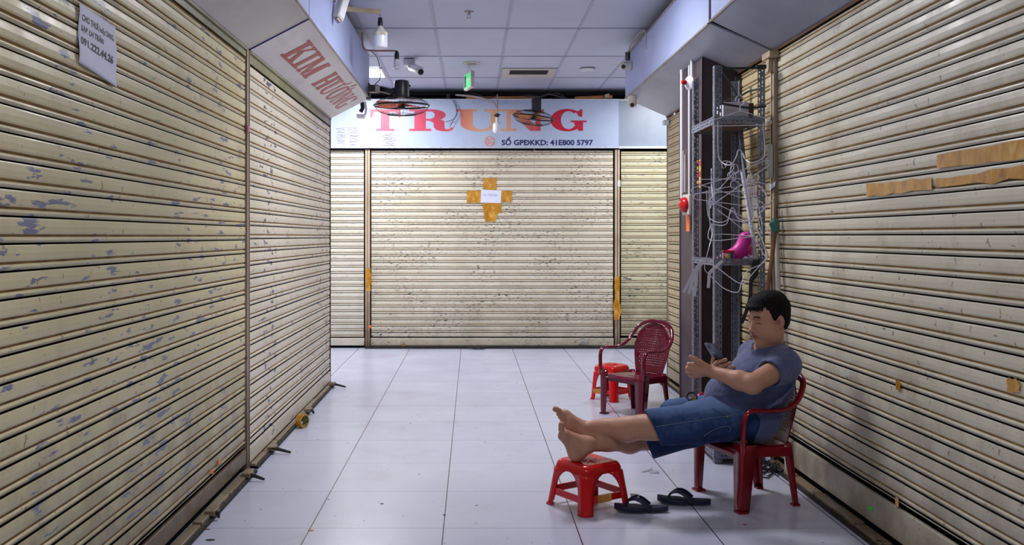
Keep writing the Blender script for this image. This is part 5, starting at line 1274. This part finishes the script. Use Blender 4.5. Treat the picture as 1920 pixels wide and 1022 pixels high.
chain([V3(1.110, 4.392, .694), V3(1.078, 4.383, .716), V3(1.052, 4.383, .732), V3(1.032, 4.386, .744)], [.018, .0135, .0115, .0092], .010)
# far (right) hand round the phone
PX = P(1340.5, 662, 4.56); PX = V3(*PX)
Lx = V3(-.52, -.24, .82); Lx /= np.linalg.norm(Lx); Wx = V3(.52, -.84, .0); Wx -= Lx*(Wx@Lx); Wx /= np.linalg.norm(Wx); Nx = np.cross(Lx, Wx)  # phone long, wide, thickness
if Nx[1] > 0: Nx = -Nx                              # Nx: towards the camera side, the back of the phone
PX = PX-Lx*.012
def pp(l, w_, n): return PX+Lx*l+Wx*w_+Nx*n
pal = V3(*P(1354, 693, 4.60))
G.cone(fW, pal+V3(.006, .01, -.004), .027, .026, .015); G.ell(pal, (.034, .026, .026), k=.015)
for i, q in enumerate([((1338, 687, 4.565), (1344, 680, 4.512), (1361, 674.5, 4.52)), ((1341, 694, 4.565), (1350, 688, 4.508), (1369, 681, 4.525)), ((1348, 701, 4.57), (1358, 695, 4.510), (1375, 688.5, 4.53)), ((1356, 706, 4.575), (1364, 702, 4.515), (1376, 696, 4.535))]):
    r_ = (.0100, .0102, .0096, .0084)[i]; q = [V3(*P(*c_)) for c_ in q]
    chain([pal*.5+q[0]*.5, q[0], q[1], q[2]], [.013, r_+.001, r_, r_*.9], .004)
q = [V3(*P(*c_)) for c_ in ((1347, 690, 4.60), (1337, 682, 4.59), (1337.5, 672, 4.575))]
chain([pal]+q, [.016, .0135, .0115, .0100], .006)
# legs
G.cone(nH, nK, .085, .060, .03); G.cone(fH, fK, .085, .060, .03)
def shin(K, A, sag):
    d = A-K; G.cone(K, K+d*.12, .057, .054, .02); c0 = K+d*.14; c1 = K+d*.38+V3(0, 0, -.012*sag); c2 = K+d*.68
    G.cone(c0, c1, .054, .054, .03); G.cone(c1, c2, .053, .036, .03); G.cone(c2, A, .036, .030, .03); G.cone(K+d*.2+V3(0, 0, .01), K+d*.8+V3(0, 0, .008), .042, .028, .03)
shin(nK, nA, 1); shin(fK, fA, .6)
G.ell(nK+V3(.01, 0, .02), (.05, .05, .045), k=.02)
for s in (-1, 1): G.ell(fA+V3(-.002, s*.027, .002), (.012, .009, .012), k=.012)
G.ell(nA+V3(0, -.027, .0), (.012, .009, .012), k=.012)
G.cone((.555, 4.56, .332), (.63, 4.56, .330), .017, .017, .02)
# lower foot (right, heel on the stool)
h0 = V3(.508, 4.50, .262)
G.ell(h0+V3(0, 0, .0), (.033, .029, .034), k=.02); G.cone(fA, h0, .036, .032, .03); G.cone(fA+V3(.01, 0, .012), V3(.487, 4.495, .322), .030, .024, .03)
bm_, bl_ = V3(.437, 4.462, .352), V3(.446, 4.527, .340)
G.cone(h0+V3(0, -.004, .0), bm_, .028, .0195, .03); G.cone(h0+V3(0, .01, .0), bl_, .026, .016, .03); G.cone(fA+V3(-.01, 0, .004), (bm_+bl_)/2+V3(.012, 0, .006), .027, .018, .03)
G.cone(bm_, bl_, .019, .016, .015); G.cone(fA+V3(-.01, 0, 0), bm_+V3(.01, .01, .01), .026, .018, .03)
toe = [(-.0, .0, .0155, .052), (.024, .016, .0105, .050), (.040, .030, .0098, .043), (.054, .045, .0092, .035), (.067, .060, .0088, .027)]
for i, (dy, _, r_, L) in enumerate(toe):
    b0 = bm_+(bl_-bm_)*min(1, dy/.067)+V3(0, 0, .006); d = V3(-.17, -.08, .98); d /= np.linalg.norm(d)
    chain([b0, b0+d*L*.55+V3(-.004, 0, 0), b0+d*L+V3(.002, 0, 0)], [r_*.95, r_*.82, r_], .004)
# upper foot (left, crossed over)
hu = V3(.545, 4.625, .318); G.ell(hu, (.032, .028, .032), k=.02); G.cone(nA, hu, .031, .029, .03)
bM, bL = V3(.456, 4.592, .434), V3(.474, 4.560, .378)
G.cone(hu+V3(-.01, -.01, .01), bL, .026, .016, .03); G.cone(hu+V3(-.015, 0, .03), bM, .026, .019, .03); G.cone(nA+V3(-.01, 0, .0), bM*.5+bL*.5+V3(.012, -.008, .0), .029, .018, .03)
G.cone(nA+V3(-.01, 0, .005), bM+V3(.014, -.004, -.004), .027, .017, .03); G.cone(bM, bL, .018, .015, .015)
for i, (t, r_, L) in enumerate([(0, .0152, .048), (.33, .0104, .040), (.55, .0098, .035), (.77, .0092, .030), (1, .009, .024)]):
    b0 = bM+(bL-bM)*t+V3(-.004, 0, 0); d = V3(-.82, -.18, .54); d /= np.linalg.norm(d)
    chain([b0, b0+d*L*.6+V3(0, 0, .003), b0+d*L], [r_*.95, r_*.82, r_], .004)
V, Q = G.mesh(); del G
# colour by place on the body: lips, closed lids, brows, soles and hollows of cheeks stay skin
rel = (V-hc) @ HR; f_, l_, u_ = rel[:, 0], rel[:, 1], rel[:, 2]
base = np.tile(np.array([.50, .265, .175, 1.0]), (len(V), 1))
def paint(mask, col):
    m = np.clip(mask, 0, 1)[:, None]; base[:, :3] = base[:, :3]*(1-m)+np.array(col)*m
g = lambda d, w_: np.clip(1.5-d/w_, 0, 1)
la = np.abs(l_); face = (f_ > .04)
paint(face*g(np.sqrt(((u_+.0525)/.0115)**2+(l_/.0235)**2), .95)*(f_ > .08), [.26, .085, .070])
paint(face*g(np.abs(u_+.0525+.02*la*0), .0016)*(la < .021)*(f_ > .085), [.10, .03, .028])
bu = .0395+.003*np.sin(np.clip((la-.014)/.034, 0, 1)*PI)-.10*np.clip(la-.040, 0, 1)
paint(face*(la > .013)*(la < .050)*g(np.abs(u_-bu), .0052)*.95, [.020, .013, .011])
lid = .0110+.002*np.abs(la-.031)/.013
paint(face*(la > .017)*(la < .046)*g(np.abs(u_-lid), .0022)*.95, [.03, .016, .012])
paint(face*(la > .016)*(la < .045)*g(np.abs(u_-.027), .0022)*.75, [.17, .075, .048])
paint(face*g(np.sqrt(((u_+.036)/.0035)**2+((la-.0078)/.0045)**2), .95)*(f_ > .098)*.9, [.09, .03, .022])
paint((np.abs(f_-.0) < .03)*(la > .066)*(np.abs(u_) < .04)*.30, [.46, .17, .12]); paint(g(np.sqrt(((f_-.006)/.008)**2+((u_-.006)/.016)**2), .9)*(la > .05)*.75, [.22, .08, .05])  # inner ear darkened in colour for the shade of its hollow
tips = (V[:, 0] < .47)*(V[:, 2] < .5); paint(tips*.35, [.42, .17, .11])
sole = np.clip((.36-V[:, 2])/.08, 0, 1)*(V[:, 0] < .53)*(V[:, 2] > .2); paint(sole*.4, [.38, .22, .09])
t = NT('skin'); at = t.n('ShaderNodeAttribute'); at.attribute_name = 'Col'
c = t.mix(t.math('MULTIPLY', t.thr(t.noise(t.pos((1, 1, 1)), 22, 4, .6), .45, .75), .16), at.outputs['Color'], (.34, .13, .085, 1))
t.base(c); t.set(.52, 0, .4, Subsurface_Weight=.12, Subsurface_Scale=.01); t.b.inputs['Subsurface Radius'].default_value = (1, .35, .2)
t.bump(t.noise(t.pos((1, 1, 1)), 260, 3), .08, .001); M['skin'] = t.m
np_mesh('body', V, Q, M['skin'], man, base, smooth_it=1)

# hair
Hh = Grid(hp(0, 0, .04)-.15, hp(0, 0, .04)+.15, .0028)
def hh(f, l, u, rf, rl, ru, k=.02): Hh.ell(hp(f, l, u), (rf, rl, ru), HR, k)
hh(-.020, 0, .050, .102, .083, .088); hh(.034, 0, .050, .062, .070, .066); hh(-.045, 0, -.005, .066, .064, .062); hh(.074, .0, .088, .034, .050, .017, .02); hh(.0, 0, .105, .07, .060, .034, .03); hh(-.01, 0, .098, .08, .062, .038, .03)
X, Y, Z = np.meshgrid(*Hh.ax, indexing='ij'); R3 = np.stack([X-hc[0], Y-hc[1], Z-hc[2]], -1) @ HR.astype(np.float32); f_, l_, u_ = R3[..., 0], R3[..., 1], R3[..., 2]
del X, Y, Z
poly = [(-.2, .2), (.2, .2), (.2, .062), (.108, .066), (.090, .080), (.066, .089), (.050, .090), (.042, .074), (.038, .052), (.033, .034), (.026, .016), (.021, -.008), (.008, -.012), (.004, .020), (-.010, .036), (-.026, .026), (-.030, -.004), (-.046, -.042), (-.075, -.066), (-.2, -.07)]
fp = f_-(np.abs(l_)-.05)*.0; d2 = np.full(fp.shape, 1e9, np.float32); inside = np.zeros(fp.shape, bool)
for i in range(len(poly)):
    (ax_, ay_), (bx_, by_) = poly[i], poly[(i+1) % len(poly)]; ex, ey = bx_-ax_, by_-ay_
    wx, wy = fp-ax_, u_-ay_; tt = np.clip((wx*ex+wy*ey)/(ex*ex+ey*ey), 0, 1); d2 = np.minimum(d2, (wx-ex*tt)**2+(wy-ey*tt)**2)
    c1_ = (ay_ > u_) != (by_ > u_); xi = ax_+(u_-ay_)*ex/(ey if abs(ey) > 1e-9 else 1e-9); inside ^= c1_ & (fp < xi)
sd = np.where(inside, -np.sqrt(d2), np.sqrt(d2)).astype(np.float32)
nz_ = (.0006*np.sin(l_*420+np.sin(f_*90)*2)*np.sin(f_*160+u_*120)+.0006*np.sin(u_*500+l_*300)).astype(np.float32)
Hh.F = np.maximum(Hh.F+nz_, sd+nz_*1.6)
rh = random.Random(5)
for i in range(46):
    l = rh.uniform(-.050, .055); f0 = .100-abs(l)*.45; p0 = hp(f0-.012, l, .093+rh.uniform(-.008, .004)); Hh.cone(p0, hp(f0+.004+rh.uniform(0, .010), l+rh.uniform(-.006, .006), .083+rh.uniform(-.014, .004)), .0045, .0018, .004)
for i in range(260):
    a_ = rh.uniform(0, 2*PI); e_ = rh.uniform(.15, PI/2); d_ = V3(math.cos(a_)*math.cos(e_), math.sin(a_)*math.cos(e_), math.sin(e_))
    q = hp(-.020+d_[0]*.100, d_[1]*.082, .050+d_[2]*.086); dd = HR @ (d_*.006+V3(.003, 0, .001)); Hh.cone(q, q+dd, .004, .0014, .004)
V, Q = Hh.mesh(); del Hh, R3, f_, l_, u_, sd, d2, fp, inside
t = NT('black_hair'); t.base(t.ramp(t.noise(t.pos((1, 1, 1)), 160, 2), [(.3, (.003, .0027, .003, 1)), (.7, (.008, .007, .007, 1))])); t.set(.75, 0, .15)
t.bump(t.noise(t.pos((1, 1, .35)), 420, 3), .5, .002)
np_mesh('hair', V, Q, t.m, man, smooth_it=1)

# T-shirt
S = Grid((1.10, 4.14, .27), (1.66, 4.99, .82), .0036)
S.ell((1.318, 4.59, .520), (.165, .170, .135), k=.05); S.ell((1.405, 4.59, .625), (.130, .162, .12), k=.05)
S.ell((1.43, 4.59, .50), (.12, .160, .14), k=.05); S.ell((1.395, 4.60, .40), (.120, .165, .110), k=.04)
S.cone((1.465, 4.57, .66), (1.475, 4.57, .70), .110, .085, .05); S.ell((1.495, 4.49, .62), (.065, .075, .10), k=.05)
S.cone(nS+V3(-.02, .05, .0), fS+V3(0, -.04, .0), .074, .066, .05); S.cone(neck+V3(.012, 0, -.045), nS+V3(-.01, .02, .014), .066, .064, .04); S.cone(neck+V3(0, .0, -.045), fS+V3(0, 0, .008), .06, .060, .04)
S.ell(neck+V3(-.004, 0, -.012), (.082, .088, .030), k=.03); S.ell(neck+V3(.012, 0, -.004), (.070, .072, .028), k=.03)
S.ell((1.35, 4.51, .665), (.055, .09, .035), k=.04)
# sleeves
def sleeve(a, b, t1, r0, r1):
    e = a+(b-a)*(t1+.06); n = (b-a)/np.linalg.norm(b-a); cut = a+(b-a)*t1
    T_ = Grid(np.minimum(a, b)-.13, np.maximum(a, b)+.13, S.h)
    T_.lo = S.lo+np.round((T_.lo-S.lo)/S.h)*S.h; T_.ax = [(T_.lo[i]+S.h*np.arange(T_.n[i])).astype(np.float32) for i in range(3)]
    T_.cone(a, e, r0, r1, .01); T_.plane(cut, n); T_.cone(cut-n*.018, cut+n*.1, r1-.012, r1-.010, .004, 's')
    o = np.round((T_.lo-S.lo)/S.h).astype(int); a0 = np.maximum(o, 0); a1 = np.minimum(o+T_.n, S.n)
    sl = tuple(slice(a0[i], a1[i]) for i in range(3)); tl = tuple(slice(a0[i]-o[i], a1[i]-o[i]) for i in range(3)); S.op(sl, T_.F[tl], .035, 'u')
sleeve(nS, nE, .47, .074, .067); sleeve(fS, fE, .40, .066, .064)
# neck opening and folds
S.cone(neck+V3(-.018, -.008, .010), neck+V3(-.05, -.03, .12), .058, .078, .005, 's'); S.cone(neck+V3(-.062, -.022, -.012), neck+V3(-.09, -.03, .02), .014, .026, .005, 's')
def fold(pts, r, k=.012, mode='s'):
    for i in range(len(pts)-1): S.cone(pts[i], pts[i+1], r, r, k, mode)
def sp(x, y, Y): return V3(*P(x, y, Y))
fold([sp(1384, 694, 4.42), sp(1398, 696, 4.385), sp(1412, 706, 4.36)], .005, .016, 'u'); fold([sp(1378, 701, 4.44), sp(1392, 704, 4.39), sp(1405, 712, 4.36)], .005, .016)
fold([sp(1436, 672, 4.35), sp(1430, 690, 4.35), sp(1424, 706, 4.35)], .004, .02)
fold([sp(1490, 715, 4.40), sp(1455, 745, 4.40), sp(1410, 762, 4.42)], .006, .024); fold([sp(1496, 735, 4.42), sp(1470, 765, 4.42), sp(1440, 790, 4.43)], .006, .024); fold([sp(1490, 725, 4.405), sp(1462, 752, 4.405), sp(1425, 775, 4.42)], .006, .022, 'u')
fold([sp(1370, 750, 4.42), sp(1345, 744, 4.44)], .004, .016); fold([sp(1412, 752, 4.415), sp(1385, 756, 4.42), sp(1360, 750, 4.425)], .005, .02)
fold([sp(1480, 700, 4.35), sp(1470, 715, 4.36), sp(1455, 728, 4.37)], .005, .018)
# hem: cut along the waist, parallel to the slouched body
S.plane((1.175, 4.5, .500), (-.62, .0, -.80), lo=(1.05, 4.1, .2), hi=(1.36, 5.0, .60))
V, Q = S.mesh(); del S
t = NT('blue_grey_jersey'); c = t.ramp(t.noise(t.pos((1, 1, 1)), 9, 4, .6), [(.3, lin(76, 84, 122)), (.7, lin(92, 100, 140))])
c = t.mix(t.math('MULTIPLY', t.noise(t.pos((1, 1, 1)), 420, 2), .18), c, lin(54, 60, 94)); t.base(c); t.set(.85, 0, .25); t.b.inputs['Sheen Weight'].default_value = .25
t.bump(t.math('ADD', t.math('MULTIPLY', t.noise(t.pos((1, 1, 1.6)), 11, 3, .55), 1.1), t.math('MULTIPLY', t.noise(t.pos((1, 1, 1)), 600, 1), .03)), .6, .022); M['jersey'] = t.m
np_mesh('t_shirt', V, Q, M['jersey'], man, smooth_it=2)
# collar band
b = MB(); nd = (hc-neck); ring = []
cc = neck+V3(-.020, -.008, .012); a1 = V3(1, 0, -.28); a1 /= np.linalg.norm(a1); a2 = V3(0, 1, 0)

# shorts
D = Grid((.80, 4.26, .17), (1.52, 4.90, .62), .0036)
def sleg(Hj, Kj, r0, r1, cut, nrm, rin, dz0=0):
    T_ = Grid(D.lo, D.lo+(D.n-1)*D.h, D.h)
    m = T_.n.copy(); T_.n = D.n; T_.ax = D.ax; T_.F = np.full(tuple(D.n), 1.0, np.float32)
    d = (Kj-Hj)/np.linalg.norm(Kj-Hj); mid = Hj+(Kj-Hj)*.5
    T_.cone(Hj, mid, r0, (r0+r1)/2, .02); T_.cone(mid, Kj+d*.10, (r0+r1)/2, r1, .03)
    T_.plane(cut, nrm); n_ = nrm/np.linalg.norm(nrm)
    ctr = Hj+d*(((cut-Hj)@n_)/(d@n_)); T_.cone(ctr-d*.05, ctr+d*.08, rin-.004, rin, .006, 's')
    return T_
nd_ = (nK-nH)/np.linalg.norm(nK-nH); fd_ = (fK-fH)/np.linalg.norm(fK-fH)
T1 = sleg(nH+V3(0, 0, .0), nK+V3(.0, 0, .0), .106, .087, V3(.862, 4.43, .404), V3(-.91, .03, -.40), .073)
T2 = sleg(fH, fK+V3(0, 0, -.005), .108, .092, V3(.872, 4.69, .30), V3(-.88, .1, -.36), .080)
D.ell((1.315, 4.61, .42), (.120, .155, .100), k=.03); D.cone((1.075, 4.50, .465), (1.26, 4.55, .475), .050, .075, .05); D.cone((1.02, 4.70, .415), (1.2, 4.68, .43), .075, .085, .04)
for T_, k_ in ((T2, .03), (T1, .018)):
    h_ = np.clip(.5+.5*(D.F-T_.F)/k_, 0, 1); D.F = D.F*(1-h_)+T_.F*h_-k_*h_*(1-h_)
del T1, T2
def cr(pts, r, k=.014, mode='s'):
    for i in range(len(pts)-1): D.cone(pts[i], pts[i+1], r, r, k, mode)
cr([sp(1322, 745, 4.42), sp(1312, 770, 4.38), sp(1300, 790, 4.37)], .005, .02); cr([sp(1338, 752, 4.40), sp(1345, 775, 4.37), sp(1360, 790, 4.36)], .005, .02); cr([sp(1375, 770, 4.38), sp(1350, 778, 4.36)], .004, .016)
cr([sp(1320, 800, 4.37), sp(1345, 815, 4.39), sp(1385, 812, 4.38)], .004, .016)
V, Q = D.mesh(); del D
t = NT('washed_blue_denim'); n1_ = t.noise(t.pos((1, 1.3, 1)), 6, 4, .6)
c = t.ramp(n1_, [(.32, lin(26, 42, 80)), (.55, lin(42, 66, 112)), (.75, lin(84, 110, 156))])
# faded band on the tops of the thighs
ss = t.n('ShaderNodeSeparateXYZ'); t.l(t.n('ShaderNodeNewGeometry').outputs['Position'], ss.inputs[0])
fade = t.math('MULTIPLY', t.thr(t.math('ADD', ss.outputs[2], t.math('MULTIPLY', t.noise(t.pos((1, 1, 1)), 12, 4, .6), .05)), .475, .53), .5)
c = t.mix(fade, c, lin(112, 142, 188)); c = t.mix(t.math('MULTIPLY', t.noise(t.pos((1, 1, 1)), 520, 2), .25), c, lin(20, 30, 62)); t.base(c); t.set(.85, 0, .25)
t.bump(t.math('ADD', t.noise(t.pos((1, 1, 1)), 18, 3, .6), t.math('MULTIPLY', t.noise(t.pos((1, 1, 1)), 700, 1), .05)), .5, .008); M['denim'] = t.m
so = np_mesh('denim_shorts', V, Q, M['denim'], man, smooth_it=2)
# seams follow the cloth: project pixel paths along camera rays is avoided; snap to the nearest cloth vertex instead
Vs = V
def snap(p, off=.0012):
    i = int(np.argmin(((Vs-np.array(p))**2).sum(1))); q = Vs[i]; return Vector(q)+Vector((0, -off, 0))
def seam(name, pts, n, rad, mat, Y):
    pl = bez([P(x, y, Y) for x, y in pts], n); q = [snap(p) for p in pl]
    for _ in range(8): q = [q[0]]+[(q[i-1]+q[i]*2+q[i+1])/4 for i in range(1, len(q)-1)]+[q[-1]]
    b = MB(); b.tube([p+Vector((0, -.0022, 0)) for p in q], rad, 5); return part(b, name, mat, so, smooth=True, world=False)
st = pm('denim_stitching', lin(96, 112, 146), .8); sd_ = pm('dark_seam', lin(24, 36, 70), .8)
seam('side_seam', [(1231, 800), (1290, 789), (1330, 782), (1384, 770)], 8, .0022, st, 4.33)
seam('back_pocket_edge', [(1324, 826), (1326, 818), (1345, 808), (1374, 802), (1378, 810), (1376, 820)], 5, .002, st, 4.36)
seam('front_pocket_edge', [(1345, 740), (1352, 758), (1368, 774)], 6, .0022, st, 4.38)
b = MB(); b.lathe([(.005, 0), (.005, .003)], snap(P(1369, 777, 4.37)), (0, -1, 0), 10); part(b, 'rivet', M['brass'], so, world=False)
# key ring and black pouch on his lap
r = thing('key_ring', 'black ring with brass key lying on the lap of the man', 'keys', tuple(P(1298, 740, 4.55)))
b = MB(); kc = P(1297, 744, 4.52)
b.tube([kc+Vector((.024*math.cos(t_), .012*math.sin(t_), .018*math.sin(t_))) for t_ in [2*PI*k/24 for k in range(24)]], .0055, 8, closed=True); part(b, 'ring', M['black'], r, smooth=True)
b = MB(); b.lathe([(.012, -.003), (.012, .003)], kc+Vector((.004, -.012, -.006)), (.2, -.8, .5), 14); b.obox(kc+Vector((.012, -.008, -.016)), (.004, 0, -.010), (0, .0015, 0), (.003, 0, .001)); part(b, 'brass_key', M['brass'], r)
# phone
r = thing('mobile_phone', 'dark grey mobile phone held up in the far hand of the man', 'phone', tuple(PX))
def pbox(hl, hw_, ht_, name, mat, l=0, w_=0, n_=0, bev=.004):
    b = MB(); b.obox(pp(l, w_, n_), Lx*hl, Wx*hw_, Nx*ht_); return part(b, name, mat, r, bevel=bev)
pbox(.072, .035, .0042, 'body', pm('phone_grey', lin(96, 104, 118), .2, .5, var=.1))
pbox(.069, .032, .0006, 'screen', M['black'], n_=-.0044, bev=.0005)
pbox(.010, .008, .001, 'camera_window', M['black'], l=.052, w_=-.012, n_=.0046, bev=.0005)
pbox(.002, .012, .0006, 'name_mark', M['chrome'], l=.018, w_=-.006, n_=.0045, bev=.0002)
